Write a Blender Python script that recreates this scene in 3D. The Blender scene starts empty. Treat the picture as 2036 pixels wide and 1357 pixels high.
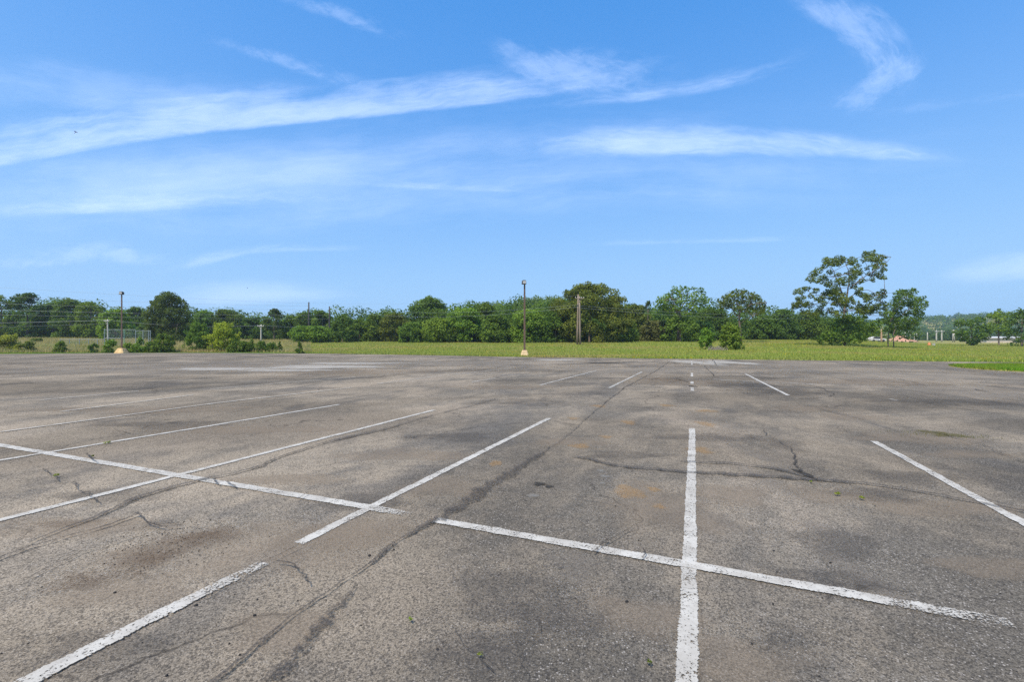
import bpy, math, random
import numpy as np
from mathutils import Vector

rng = np.random.default_rng(11)
random.seed(11)
scene = bpy.context.scene
COL = scene.collection
F, HZ, CX, CH = 905.0, 683.0, 1018.0, 1.53      # focal length / horizon / centre in photo pixels, eye height in metres


def gp(px, py, z=0.0):
    """ground point (flat lot) seen at a photo pixel"""
    Y = F * (CH - z) / (py - HZ)
    return ((px - CX) / F * Y, Y)


def at(px, py, Y):
    return ((px - CX) / F * Y, Y, CH + (HZ - py) / F * Y)


def ss(x, a, b):
    t = np.clip((np.asarray(x, float) - a) / (b - a), 0, 1)
    return t * t * (3 - 2 * t)


# ------------------------------------------------------------------ terrain
EDGE_PX = [(-900, 716), (-300, 709), (0, 704.5), (240, 702.3), (420, 702.2), (640, 703.5), (860, 707), (1040, 710.5), (1500, 716), (2036, 721), (2600, 728)]
EDGE_T = np.array([(p - CX) / F for p, _ in EDGE_PX])
EDGE_Y = np.array([F * CH / (q - HZ) for _, q in EDGE_PX])
TL = [(-900, 125, 672), (0, 120, 674), (330, 108, 676), (500, 128, 677.5), (700, 118, 680), (850, 104, 681.5), (1000, 96, 683),
      (1150, 98, 681.5), (1350, 104, 679), (1550, 110, 676.5), (1700, 120, 677), (1800, 190, 678.5), (1900, 230, 678.5), (2700, 240, 678)]
TL_T = np.array([(a - CX) / F for a, _, _ in TL])
TL_Y = np.array([b for _, b, _ in TL], float)
TL_Z = np.array([CH + (HZ - c) * b / F for _, b, c in TL])


def edge_y(t):
    return np.interp(t, EDGE_T, EDGE_Y)


def tree_y(t):
    return np.interp(t, TL_T, TL_Y)


def terrain(X, Y):
    X = np.asarray(X, float)
    Y = np.asarray(Y, float)
    t = np.where(Y > 8, X / np.maximum(Y, 8), X / 8.0)
    ye, yt, zt = edge_y(t), tree_y(t), np.interp(t, TL_T, TL_Z)
    s = np.clip((Y - ye) / (yt - ye), 0, 1)
    h = zt * (0.6 * s ** 1.25 + 0.4 * ss(s, 0, 1))
    h = h + np.clip(Y - yt, 0, 60) * 0.012
    return h - 0.03


def tz(x, y):
    return float(terrain(x, y))


# ------------------------------------------------------------------ mesh helpers
class MB:
    def __init__(self):
        self.v, self.f, self.m, self.d = [], [], [], []

    def add(self, verts, faces, mat=0, dens=None):
        b = len(self.v)
        self.v += [tuple(map(float, p)) for p in verts]
        self.d += list(dens) if dens is not None else [1.0] * len(verts)
        self.f += [tuple(i + b for i in q) for q in faces]
        self.m += [mat] * len(faces)

    def box(self, c, s, rz=0.0, taper=1.0, mat=0):
        cx, cy, cz = c
        sx, sy, sz = s[0] / 2, s[1] / 2, s[2] / 2
        ca, sa = math.cos(rz), math.sin(rz)
        vs = []
        for k, (zz, tp) in enumerate(((-sz, 1.0), (sz, taper))):
            for x, y in ((-sx, -sy), (sx, -sy), (sx, sy), (-sx, sy)):
                x, y = x * tp, y * tp
                vs.append((cx + x * ca - y * sa, cy + x * sa + y * ca, cz + zz))
        self.add(vs, [(3, 2, 1, 0), (4, 5, 6, 7), (0, 1, 5, 4), (1, 2, 6, 5), (2, 3, 7, 6), (3, 0, 4, 7)], mat)

    def tube(self, pts, rad, sides=8, mat=0, cap=True):
        pts = [Vector(p) for p in pts]
        if not hasattr(rad, '__len__'):
            rad = [rad] * len(pts)
        vs, fs = [], []
        up = Vector((0.13, 0.21, 1)).normalized()
        for i, p in enumerate(pts):
            d = (pts[min(i + 1, len(pts) - 1)] - pts[max(i - 1, 0)]).normalized()
            a = d.cross(up)
            if a.length < 0.05:
                a = d.cross(Vector((1, 0, 0)))
            a.normalize()
            b = d.cross(a)
            for k in range(sides):
                w = 2 * math.pi * k / sides
                vs.append(p + (a * math.cos(w) + b * math.sin(w)) * rad[i])
        n = len(pts)
        for i in range(n - 1):
            for k in range(sides):
                k2 = (k + 1) % sides
                fs.append((i * sides + k, i * sides + k2, (i + 1) * sides + k2, (i + 1) * sides + k))
        if cap:
            fs.append(tuple(range(sides))[::-1])
            fs.append(tuple((n - 1) * sides + k for k in range(sides)))
        self.add(vs, fs, mat)

    def build(self, name, mats, parent=None, smooth=False):
        me = bpy.data.meshes.new(name)
        me.from_pydata(self.v, [], self.f)
        if not isinstance(mats, (list, tuple)):
            mats = [mats]
        for m in mats:
            me.materials.append(m)
        me.polygons.foreach_set('material_index', self.m)
        if smooth:
            me.polygons.foreach_set('use_smooth', [True] * len(self.f))
        a = me.attributes.new('dens', 'FLOAT', 'POINT')
        a.data.foreach_set('value', self.d)
        me.update()
        o = bpy.data.objects.new(name, me)
        COL.objects.link(o)
        if parent is not None:
            o.parent = parent
        return o


def np_mesh(name, V, nper, mat, tint=None, parent=None):
    """mesh of len(V)//nper separate polygons of nper corners"""
    V = np.asarray(V, np.float32).reshape(-1, 3)
    nf = len(V) // nper
    me = bpy.data.meshes.new(name)
    me.vertices.add(len(V))
    me.vertices.foreach_set('co', V.ravel())
    me.loops.add(nf * nper)
    me.loops.foreach_set('vertex_index', np.arange(nf * nper, dtype=np.int32))
    me.polygons.add(nf)
    me.polygons.foreach_set('loop_start', np.arange(0, nf * nper, nper, dtype=np.int32))
    me.update(calc_edges=True)
    me.materials.append(mat)
    if tint is not None:
        a = me.attributes.new('tint', 'FLOAT', 'FACE')
        a.data.foreach_set('value', np.asarray(tint, np.float32))
    me.validate()
    o = bpy.data.objects.new(name, me)
    COL.objects.link(o)
    if parent is not None:
        o.parent = parent
    return o


def tag(o, label=None, cat=None, group=None, kind=None):
    if label:
        o['label'] = label
    if cat:
        o['category'] = cat
    if group:
        o['group'] = group
    if kind:
        o['kind'] = kind
    return o


def empty(name, loc, label, cat, group=None):
    o = bpy.data.objects.new(name, None)
    o.empty_display_size = 0.3
    COL.objects.link(o)
    o.location = loc
    return tag(o, label, cat, group)


# ------------------------------------------------------------------ materials
class NT:
    def __init__(self, tree):
        self.t = tree
        self.n, self.l = tree.nodes, tree.links

    def new(self, typ, **kw):
        n = self.n.new(typ)
        for k, v in kw.items():
            setattr(n, k, v)
        return n

    def put(self, sock, v):
        if hasattr(v, 'is_output'):
            self.l.new(v, sock)
        elif v is not None:
            try:
                sock.default_value = v
            except Exception:
                sock.default_value = tuple(v) + (1.0,)

    def math(self, op, a, b=None, c=None, clamp=False):
        n = self.new('ShaderNodeMath', operation=op, use_clamp=clamp)
        self.put(n.inputs[0], a)
        if b is not None:
            self.put(n.inputs[1], b)
        if c is not None:
            self.put(n.inputs[2], c)
        return n.outputs[0]

    def ramp(self, x, a, b, lo=0.0, hi=1.0):
        n = self.new('ShaderNodeMapRange', interpolation_type='SMOOTHSTEP')
        self.put(n.inputs['Value'], x)
        for k, v in (('From Min', a), ('From Max', b), ('To Min', lo), ('To Max', hi)):
            self.put(n.inputs[k], v)
        return n.outputs[0]

    def mix(self, f, a, b, blend='MIX'):
        n = self.new('ShaderNodeMix', data_type='RGBA', blend_type=blend)
        self.put(n.inputs[0], f)
        self.put(n.inputs[6], a)
        self.put(n.inputs[7], b)
        return n.outputs[2]

    def noise(self, vec, scale, detail=3.0, rough=0.55, dist=0.0):
        n = self.new('ShaderNodeTexNoise')
        if vec is not None:
            self.l.new(vec, n.inputs['Vector'])
        n.inputs['Scale'].default_value = scale
        n.inputs['Detail'].default_value = detail
        n.inputs['Roughness'].default_value = rough
        n.inputs['Distortion'].default_value = dist
        return n.outputs['Fac']

    def voro(self, vec, scale, feature='F1', rnd=1.0):
        n = self.new('ShaderNodeTexVoronoi', feature=feature)
        self.l.new(vec, n.inputs['Vector'])
        n.inputs['Scale'].default_value = scale
        n.inputs['Randomness'].default_value = rnd
        return n

    def mapping(self, vec, loc=(0, 0, 0), rot=(0, 0, 0), sc=(1, 1, 1)):
        n = self.new('ShaderNodeMapping')
        self.l.new(vec, n.inputs[0])
        n.inputs[1].default_value = loc
        n.inputs[2].default_value = rot
        n.inputs[3].default_value = sc
        return n.outputs[0]

    def attr(self, name):
        return self.new('ShaderNodeAttribute', attribute_name=name).outputs['Fac']


def c4(c):
    return (c[0], c[1], c[2], 1.0)


def material(name):
    m = bpy.data.materials.new(name)
    m.use_nodes = True
    nt = NT(m.node_tree)
    nt.n.clear()
    out = nt.new('ShaderNodeOutputMaterial')
    return m, nt, out


def bsdf(nt, col, rough=0.85, spec=0.25, metal=0.0, normal=None):
    b = nt.new('ShaderNodeBsdfPrincipled')
    nt.put(b.inputs['Base Color'], col if hasattr(col, 'is_output') else c4(col))
    nt.put(b.inputs['Roughness'], rough)
    b.inputs['Specular IOR Level'].default_value = spec
    b.inputs['Metallic'].default_value = metal
    if normal is not None:
        nt.l.new(normal, b.inputs['Normal'])
    return b.outputs[0]


def bump(nt, h, dist, strength=1.0):
    b = nt.new('ShaderNodeBump')
    nt.l.new(h, b.inputs['Height'])
    b.inputs['Distance'].default_value = dist
    b.inputs['Strength'].default_value = strength
    return b.outputs[0]


def pos(nt):
    return nt.new('ShaderNodeNewGeometry').outputs['Position']


def plain(name, col, var=0.25, scale=6.0, rough=0.8, metal=0.0, spec=0.3, sc=(1, 1, 1)):
    m, nt, out = material(name)
    p = nt.new('ShaderNodeTexCoord').outputs['Object']
    p = nt.mapping(p, sc=sc)
    n = nt.noise(p, scale, 5, 0.65)
    c = nt.mix(nt.ramp(n, 0.3, 0.7), c4([x * (1 - var) for x in col]), c4([min(1, x * (1 + var)) for x in col]))
    nt.l.new(bsdf(nt, c, rough, spec, metal), out.inputs[0])
    return m


def see_through(nt, out, shader, alpha):
    tr = nt.new('ShaderNodeBsdfTransparent')
    mx = nt.new('ShaderNodeMixShader')
    nt.put(mx.inputs[0], alpha)
    nt.l.new(tr.outputs[0], mx.inputs[1])
    nt.l.new(shader, mx.inputs[2])
    nt.l.new(mx.outputs[0], out.inputs[0])


def make_asphalt():
    m, nt, out = material('weathered_asphalt')
    P = pos(nt)
    R = nt.mapping(P, rot=(0, 0, math.radians(21.6)))
    # large tonal patches, slightly drawn out along the stalls
    S = nt.mapping(R, sc=(1.0, 0.55, 1.0))
    big = nt.noise(S, 0.17, 4, 0.55, 0.6)
    mid = nt.noise(S, 0.75, 6, 0.62, 0.5)
    fine = nt.noise(P, 5.0, 5, 0.7)
    tone = nt.math('ADD', nt.math('MULTIPLY', big, 0.5), nt.math('MULTIPLY', mid, 0.5))
    tone = nt.math('ADD', tone, nt.math('MULTIPLY', nt.math('SUBTRACT', fine, 0.5), 0.22))
    dark, tan = (0.140, 0.123, 0.100), (0.282, 0.232, 0.172)
    col = nt.mix(nt.ramp(tone, 0.39, 0.60), c4(dark), c4(tan))
    # bluish bare bitumen
    blue = nt.noise(nt.mapping(S, loc=(31, 7, 0)), 0.42, 5, 0.6, 0.8)
    col = nt.mix(nt.ramp(blue, 0.53, 0.66, 0, 0.62), col, c4((0.102, 0.096, 0.088)))
    # pinkish silt washed over
    silt = nt.noise(nt.mapping(S, loc=(-12, 40, 0)), 0.3, 6, 0.65, 0.6)
    col = nt.mix(nt.ramp(silt, 0.52, 0.68, 0, 0.6), col, c4((0.31, 0.252, 0.188)))
    wide = nt.noise(nt.mapping(P, loc=(3, 17, 0), sc=(0.6, 1.0, 1)), 0.21, 6, 0.62, 0.8)
    wg = nt.new('ShaderNodeVectorMath', operation='SCALE')
    nt.l.new(col, wg.inputs[0])
    nt.l.new(nt.ramp(wide, 0.36, 0.64, 0.78, 1.24), wg.inputs[3])
    col = wg.outputs[0]
    # aggregate: pale and dark stones of several sizes
    v1 = nt.voro(P, 95)
    st = nt.new('ShaderNodeSeparateColor')
    nt.l.new(v1.outputs['Color'], st.inputs[0])
    pale = nt.math('MULTIPLY', nt.ramp(st.outputs[0], 0.78, 0.9), nt.ramp(v1.outputs['Distance'], 0.55, 0.3))
    dk = nt.ramp(st.outputs[1], 0.62, 0.8)
    v2 = nt.voro(P, 210)
    s2 = nt.new('ShaderNodeSeparateColor')
    nt.l.new(v2.outputs['Color'], s2.inputs[0])
    worn = nt.ramp(mid, 0.62, 0.36, 0.25, 1.0)
    col = nt.mix(nt.math('MULTIPLY', pale, nt.math('MULTIPLY', worn, 0.75)), col, c4((0.42, 0.38, 0.335)))
    col = nt.mix(nt.math('MULTIPLY', dk, 0.55), col, c4((0.035, 0.034, 0.034)))
    g = nt.ramp(s2.outputs[0], 0.0, 1.0, 0.62, 1.38)
    gm = nt.new('ShaderNodeVectorMath', operation='SCALE')
    nt.l.new(col, gm.inputs[0])
    nt.l.new(g, gm.inputs[3])
    col = gm.outputs[0]
    # hairline cracking
    W = nt.noise(P, 0.9, 4, 0.6)
    wv = nt.new('ShaderNodeVectorMath', operation='ADD')
    nt.l.new(R, wv.inputs[0])
    cmb = nt.new('ShaderNodeCombineXYZ')
    nt.l.new(nt.math('MULTIPLY', W, 1.6), cmb.inputs[0])
    nt.l.new(nt.math('MULTIPLY', nt.noise(nt.mapping(P, loc=(9, 3, 0)), 1.1, 4, 0.6), 1.4), cmb.inputs[1])
    nt.l.new(cmb.outputs[0], wv.inputs[1])
    for sc_, wid, msk, amt in ((0.23, 0.0042, 0.47, 0.55), (0.9, 0.006, 0.58, 0.55)):
        vc = nt.voro(nt.mapping(wv.outputs[0], sc=(1, 0.75, 1)), sc_, 'DISTANCE_TO_EDGE')
        line = nt.ramp(vc.outputs['Distance'], wid * (1 if sc_ < 0.5 else 1.6), wid * 0.25)
        mask = nt.ramp(nt.noise(nt.mapping(P, loc=(sc_ * 50, 4, 0)), 0.35, 3, 0.6), msk, msk + 0.08)
        col = nt.mix(nt.math('MULTIPLY', nt.math('MULTIPLY', line, mask), amt), col, c4((0.028, 0.026, 0.025)))
    hgt = nt.math('ADD', nt.math('MULTIPLY', st.outputs[0], 0.5), nt.math('MULTIPLY', s2.outputs[0], 0.4))
    nrm = bump(nt, hgt, 0.004, 0.55)
    df = nt.new('ShaderNodeBsdfDiffuse')
    nt.l.new(col, df.inputs[0])
    nt.l.new(nrm, df.inputs['Normal'])
    nt.l.new(df.outputs[0], out.inputs[0])
    return m


def make_stain(name, col, strength=0.8, nscale=3.0, soft=0.45, grit=0.35):
    m, nt, out = material(name)
    P = pos(nt)
    d = nt.attr('dens')
    n = nt.noise(P, nscale, 6, 0.68, 0.4)
    n2 = nt.noise(P, 60, 3, 0.7)
    a = nt.math('ADD', d, nt.math('MULTIPLY', nt.math('SUBTRACT', n, 0.55), 1.5))
    a = nt.ramp(a, 0.28, 0.28 + soft * 1.6)
    a = nt.math('MULTIPLY', a, nt.ramp(n2, 0.35, 0.6, 1 - grit, 1.0))
    a = nt.math('MULTIPLY', a, nt.ramp(d, 0.0, 0.25))
    a = nt.math('MULTIPLY', a, strength)
    c = nt.mix(nt.ramp(nt.noise(P, 130, 2, 0.7), 0.35, 0.65), c4([x * 0.65 for x in col]), c4([x * 1.3 for x in col]))
    see_through(nt, out, bsdf(nt, c, 1.0, 0.03), a)
    return m


def make_crack(name, col, strength=0.9, nscale=14.0, grit=0.7):
    m, nt, out = material(name)
    P = pos(nt)
    d = nt.attr('dens')
    n = nt.noise(P, nscale, 6, 0.75)
    n2 = nt.noise(nt.mapping(P, loc=(5, 5, 5)), 1.3, 3, 0.6)
    a = nt.math('ADD', d, nt.math('MULTIPLY', nt.math('SUBTRACT', n, 0.5), 1.8))
    a = nt.math('ADD', a, nt.math('MULTIPLY', nt.math('SUBTRACT', n2, 0.5), 0.9))
    a = nt.math('MULTIPLY', nt.ramp(a, 0.42, 0.68), strength)
    a = nt.math('MULTIPLY', a, nt.ramp(nt.noise(P, 70, 3, 0.75), 0.36, 0.56, 0.35, 1.0))
    a = nt.math('MULTIPLY', a, nt.ramp(nt.noise(nt.mapping(P, loc=(2, 2, 9)), 38, 4, 0.7), 0.40, 0.54, grit, 1.0))
    c = nt.mix(nt.ramp(nt.noise(P, 110, 2, 0.7), 0.4, 0.65), c4([x * 0.6 for x in col]), c4([x * 1.5 for x in col]))
    see_through(nt, out, bsdf(nt, c, 0.85, 0.2), a)
    return m


def make_paint():
    m, nt, out = material('worn_white_paint')
    P = pos(nt)
    d = nt.attr('dens')
    n = nt.noise(P, 75, 4, 0.7)
    n3 = nt.noise(P, 9, 5, 0.7)
    a = nt.math('ADD', nt.math('MULTIPLY', n, 1.05), nt.math('MULTIPLY', n3, 0.55))
    a = nt.math('ADD', a, nt.math('MULTIPLY', nt.math('SUBTRACT', nt.noise(P, 1.6, 4, 0.65), 0.5), 0.22))
    a = nt.math('ADD', a, nt.math('MULTIPLY', nt.math('SUBTRACT', d, 1.0), 0.5))
    a = nt.ramp(a, 0.655, 0.755)
    c = nt.mix(nt.ramp(nt.noise(P, 4, 5, 0.7), 0.35, 0.7), c4((0.41, 0.375, 0.32)), c4((0.54, 0.505, 0.44)))
    see_through(nt, out, bsdf(nt, c, 0.8, 0.25), nt.math('MULTIPLY', a, 0.96))
    return m


def make_foliage(name='foliage', trans=0.45):
    m, nt, out = material(name)
    oi = nt.new('ShaderNodeObjectInfo')
    t = nt.attr('tint')
    g = nt.ramp(t, 0, 1, 0.62, 1.45)
    sc_ = nt.new('ShaderNodeVectorMath', operation='SCALE')
    nt.l.new(oi.outputs['Color'], sc_.inputs[0])
    nt.l.new(g, sc_.inputs[3])
    hs = nt.new('ShaderNodeHueSaturation')
    nt.l.new(sc_.outputs[0], hs.inputs['Color'])
    nt.l.new(nt.ramp(t, 0, 1, 0.512, 0.488), hs.inputs['Hue'])
    col = hs.outputs[0]
    df = nt.new('ShaderNodeBsdfPrincipled')
    nt.l.new(col, df.inputs['Base Color'])
    df.inputs['Roughness'].default_value = 0.62
    df.inputs['Specular IOR Level'].default_value = 0.08
    tl = nt.new('ShaderNodeBsdfTranslucent')
    nt.l.new(nt.mix(1.0, col, c4((1.25, 1.2, 0.6)), 'MULTIPLY'), tl.inputs[0])
    mx = nt.new('ShaderNodeMixShader')
    mx.inputs[0].default_value = trans
    nt.l.new(df.outputs[0], mx.inputs[1])
    nt.l.new(tl.outputs[0], mx.inputs[2])
    nt.l.new(mx.outputs[0], out.inputs[0])
    return m


def make_grass(name, cols, patch, dry, flowers=False):
    """blade material: tone per blade and real colour patches over the field"""
    m, nt, out = material(name)
    P = pos(nt)
    t = nt.attr('tint')
    col = nt.mix(t, c4(cols[0]), c4(cols[1]))
    pn = nt.noise(nt.mapping(P, sc=(0.28, 1.0, 0)), patch, 5, 0.62, 0.5)
    col = nt.mix(nt.ramp(pn, 0.46, 0.66, 0, 0.8), col, c4(dry))
    pn2 = nt.noise(nt.mapping(P, loc=(50, 20, 0), sc=(0.25, 1.0, 0)), patch * 2.2, 4, 0.6)
    col = nt.mix(nt.ramp(pn2, 0.52, 0.68, 0, 0.5), col, c4((cols[1][0] * 0.62, cols[1][1] * 0.95, cols[1][2] * 0.7)))
    if flowers:
        fl = nt.math('MULTIPLY', nt.ramp(t, 0.90, 0.93), nt.ramp(nt.noise(nt.mapping(P, loc=(7, 90, 0)), 0.11, 3, 0.6), 0.5, 0.62))
        col = nt.mix(fl, col, c4((0.62, 0.46, 0.02)))
    df = nt.new('ShaderNodeBsdfDiffuse')
    nt.l.new(col, df.inputs[0])
    tl = nt.new('ShaderNodeBsdfTranslucent')
    nt.l.new(col, tl.inputs[0])
    mx = nt.new('ShaderNodeMixShader')
    mx.inputs[0].default_value = 0.4
    nt.l.new(df.outputs[0], mx.inputs[1])
    nt.l.new(tl.outputs[0], mx.inputs[2])
    nt.l.new(mx.outputs[0], out.inputs[0])
    return m


def make_soil():
    m, nt, out = material('field_soil')
    P = pos(nt)
    n = nt.noise(P, 0.12, 6, 0.65)
    c = nt.mix(nt.ramp(n, 0.35, 0.65), c4((0.22, 0.23, 0.05)), c4((0.33, 0.27, 0.10)))
    c = nt.mix(nt.ramp(nt.noise(P, 2.5, 5, 0.7), 0.4, 0.7, 0, 0.5), c, c4((0.09, 0.085, 0.03)))
    nt.l.new(bsdf(nt, c, 0.95, 0.1), out.inputs[0])
    return m


def make_bark(name, col):
    m, nt, out = material(name)
    p = nt.new('ShaderNodeTexCoord').outputs['Object']
    n = nt.noise(nt.mapping(p, sc=(6, 6, 1.2)), 2.0, 6, 0.7)
    c = nt.mix(nt.ramp(n, 0.3, 0.7), c4([x * 0.55 for x in col]), c4([x * 1.35 for x in col]))
    nt.l.new(bsdf(nt, c, 0.9, 0.15, 0, bump(nt, n, 0.05, 0.5)), out.inputs[0])
    return m


def make_chain():
    m, nt, out = material('chain_link')
    p = nt.new('ShaderNodeTexCoord').outputs['Object']
    sx = nt.new('ShaderNodeSeparateXYZ')
    nt.l.new(p, sx.inputs[0])
    u = nt.math('ADD', sx.outputs[0], sx.outputs[2])
    v = nt.math('SUBTRACT', sx.outputs[0], sx.outputs[2])
    a = None
    for q in (u, v):
        f = nt.math('ABSOLUTE', nt.math('SUBTRACT', nt.math('FRACT', nt.math('MULTIPLY', q, 9.0)), 0.5))
        k = nt.math('LESS_THAN', f, 0.014)
        a = k if a is None else nt.math('MAXIMUM', a, k)
    see_through(nt, out, bsdf(nt, (0.42, 0.46, 0.47), 0.5, 0.4, 0.5), a)
    return m


def make_cloud(name, sx, sy, gain, tear=1.2, shear=0.18):
    m, nt, out = material(name)
    uv = nt.new('ShaderNodeUVMap').outputs[0]
    d = nt.attr('dens')
    w = nt.noise(nt.mapping(uv, sc=(sx * 0.5, sx * 0.9, 1)), 1.0, 5, 0.6)
    w2 = nt.noise(nt.mapping(uv, loc=(4, 9, 0), sc=(sx * 1.6, sx * 3.0, 1)), 1.0, 5, 0.6)
    cm = nt.new('ShaderNodeCombineXYZ')
    nt.l.new(nt.math('ADD', nt.math('MULTIPLY', w, 0.35), nt.math('MULTIPLY', w2, 0.08)), cm.inputs[1])
    nt.l.new(nt.math('MULTIPLY', w2, 0.3), cm.inputs[0])
    ad = nt.new('ShaderNodeVectorMath', operation='ADD')
    nt.l.new(uv, ad.inputs[0])
    nt.l.new(cm.outputs[0], ad.inputs[1])
    fa = nt.noise(nt.mapping(ad.outputs[0], rot=(0, 0, shear), sc=(sx, sy, 1)), 1.0, 8, 0.66)
    fb = nt.noise(nt.mapping(ad.outputs[0], loc=(7, 3, 0), rot=(0, 0, -shear * 1.4), sc=(sx * 1.5, sy * 2.2, 1)), 1.0, 8, 0.7)
    soft = nt.noise(nt.mapping(uv, loc=(3, 8, 0), sc=(sx * 1.1, sx * 2.2, 1)), 1.0, 5, 0.6)
    n = nt.math('ADD', nt.math('ADD', nt.math('MULTIPLY', fa, 0.34), nt.math('MULTIPLY', fb, 0.16)), nt.math('MULTIPLY', soft, 0.5))
    a = nt.math('ADD', nt.math('MULTIPLY', d, 1.1), nt.math('MULTIPLY', nt.math('SUBTRACT', n, 0.5), tear * 2.0))
    a = nt.math('MULTIPLY', nt.ramp(a, -0.05, 1.45), nt.ramp(d, 0.0, 0.45))
    a = nt.math('MULTIPLY', a, gain)
    tl = nt.new('ShaderNodeBsdfTranslucent')
    tl.inputs[0].default_value = (0.72, 0.765, 0.84, 1)
    see_through(nt, out, tl.outputs[0], a)
    return m


M_ASPHALT = make_asphalt()
M_PAINT = make_paint()
M_FOL = make_foliage()
M_BARK = make_bark('grey_brown_bark', (0.17, 0.135, 0.105))
M_BARKP = make_bark('pale_bark', (0.32, 0.25, 0.19))
M_SOIL = make_soil()
M_RUST = plain('brown_painted_steel', (0.17, 0.105, 0.075), 0.35, 3.0, 0.7, 0.0, 0.3, (3, 3, 0.6))
M_DKMETAL = plain('dark_bronze_housing', (0.055, 0.045, 0.04), 0.3, 5, 0.55)
M_LENS = plain('lamp_lens_glass', (0.5, 0.5, 0.47), 0.15, 8, 0.25)
M_YELLOW = plain('faded_yellow_concrete', (0.62, 0.42, 0.19), 0.22, 2.2, 0.85)
M_YELLOWP = plain('pale_yellow_concrete', (0.62, 0.45, 0.25), 0.2, 2.5, 0.85)
M_WOOD = plain('weathered_pole_wood', (0.25, 0.195, 0.145), 0.3, 2.0, 0.85, 0, 0.2, (8, 8, 0.5))
M_DARKWOOD = plain('dark_pole_wood', (0.075, 0.07, 0.065), 0.3, 2.0, 0.85, 0, 0.2, (8, 8, 0.5))
M_PALEWOOD = plain('bleached_pole_wood', (0.47, 0.44, 0.37), 0.15, 2.0, 0.85, 0, 0.2, (8, 8, 0.5))
M_TANWOOD = plain('tan_pole_wood', (0.45, 0.29, 0.18), 0.2, 2.0, 0.85, 0, 0.2, (8, 8, 0.5))
M_WIRE = plain('aluminium_cable', (0.28, 0.30, 0.30), 0.1, 3, 0.5, 0.2)
M_GALV = plain('galvanised_steel', (0.30, 0.34, 0.34), 0.15, 6, 0.5, 0.3)
M_GREENP = plain('green_coated_steel', (0.22, 0.38, 0.29), 0.15, 6, 0.6)
M_CHAIN = make_chain()
M_WHITE = plain('white_sheet_metal', (0.56, 0.54, 0.50), 0.08, 1.2, 0.5)
M_CREAM = plain('cream_siding', (0.62, 0.53, 0.42), 0.1, 1.2, 0.7)
M_CLAY = plain('red_clay', (0.50, 0.27, 0.18), 0.35, 1.2, 0.95)
M_ORANGE = plain('orange_plastic', (0.50, 0.18, 0.06), 0.15, 4, 0.5)
M_GLASS = plain('dark_car_glass', (0.03, 0.035, 0.04), 0.1, 3, 0.15, 0, 0.5)
M_TYRE = plain('tyre_rubber', (0.03, 0.03, 0.03), 0.1, 8, 0.9)
M_BLACK = plain('dark_plumage', (0.02, 0.02, 0.025), 0.2, 20, 0.8)
M_STONE = plain('dark_stone', (0.03, 0.028, 0.027), 0.4, 40, 0.95)
M_CERAM = plain('insulator_porcelain', (0.62, 0.62, 0.60), 0.1, 8, 0.4)

# ------------------------------------------------------------------ ground
xs = np.unique(np.concatenate([np.arange(-1500, -160, 60), np.arange(-160, 300, 2.5), np.arange(300, 1501, 60)]))
ys = np.unique(np.concatenate([np.arange(-300, 20, 40), np.arange(20, 150, 2.0), np.arange(150, 300, 10), np.arange(300, 1801, 60)]))
GX, GY = np.meshgrid(xs, ys)
GZ = terrain(GX, GY)
inside = GY < edge_y(np.where(GY > 8, GX / np.maximum(GY, 8), GX / 8.0)) + 1.5
GZ = np.where(inside, -0.05, GZ)
nx, ny = len(xs), len(ys)
mb = MB()
vs = np.stack([GX.ravel(), GY.ravel(), GZ.ravel()], 1)
idx = [(j * nx + i, j * nx + i + 1, (j + 1) * nx + i + 1, (j + 1) * nx + i) for j in range(ny - 1) for i in range(nx - 1)]
mb.add(vs, idx)
tag(mb.build('ground', M_SOIL, smooth=True), kind='structure')

# ------------------------------------------------------------------ parking lot: asphalt sheet with its stains
lot = MB()
edge_pts = []
for t in np.linspace(-1.72, 1.55, 130):
    y = float(edge_y(t))
    wob = 0.25 * math.sin(t * 61) + 0.18 * math.sin(t * 143 + 1)
    y += wob * 0.5
    edge_pts.append((t * y, y))
poly = [(-125, -40), (120, -40)] + [(120, edge_pts[-1][1])] + edge_pts[::-1] + [(-125, edge_pts[0][1])]
lot.add([(x, y, 0.0) for x, y in poly], [tuple(range(len(poly)))], 0)
STAIN_M = {}
stain_mats = [M_ASPHALT]


def stain_mat(key, *a, **k):
    STAIN_M[key] = len(stain_mats)
    stain_mats.append(make_stain('stain_' + key, *a, **k))


stain_mat('tan', (0.298, 0.238, 0.176), 0.48, 1.6, 0.5, 0.3)
stain_mat('brown', (0.165, 0.118, 0.083), 0.42, 5.0, 0.6, 0.6)
stain_mat('orange', (0.40, 0.245, 0.11), 0.5, 9.0, 0.45, 0.6)
stain_mat('pale', (0.42, 0.385, 0.33), 0.8, 1.2, 0.3, 0.2)
stain_mat('spot', (0.30, 0.285, 0.255), 0.5, 6.0, 0.5, 0.4)
stain_mat('light', (0.315, 0.275, 0.225), 0.5, 0.5, 0.6, 0.3)
stain_mat('track', (0.27, 0.235, 0.195), 0.5, 2.5, 0.6, 0.6)
stain_mat('dark', (0.088, 0.082, 0.077), 0.42, 1.5, 0.55, 0.5)
stain_mat('wet', (0.045, 0.043, 0.04), 0.65, 5.0, 0.25, 0.15)
stain_mat('moss', (0.14, 0.125, 0.05), 0.6, 6.0, 0.4, 0.5)
stain_z = [0.0015]


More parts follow.
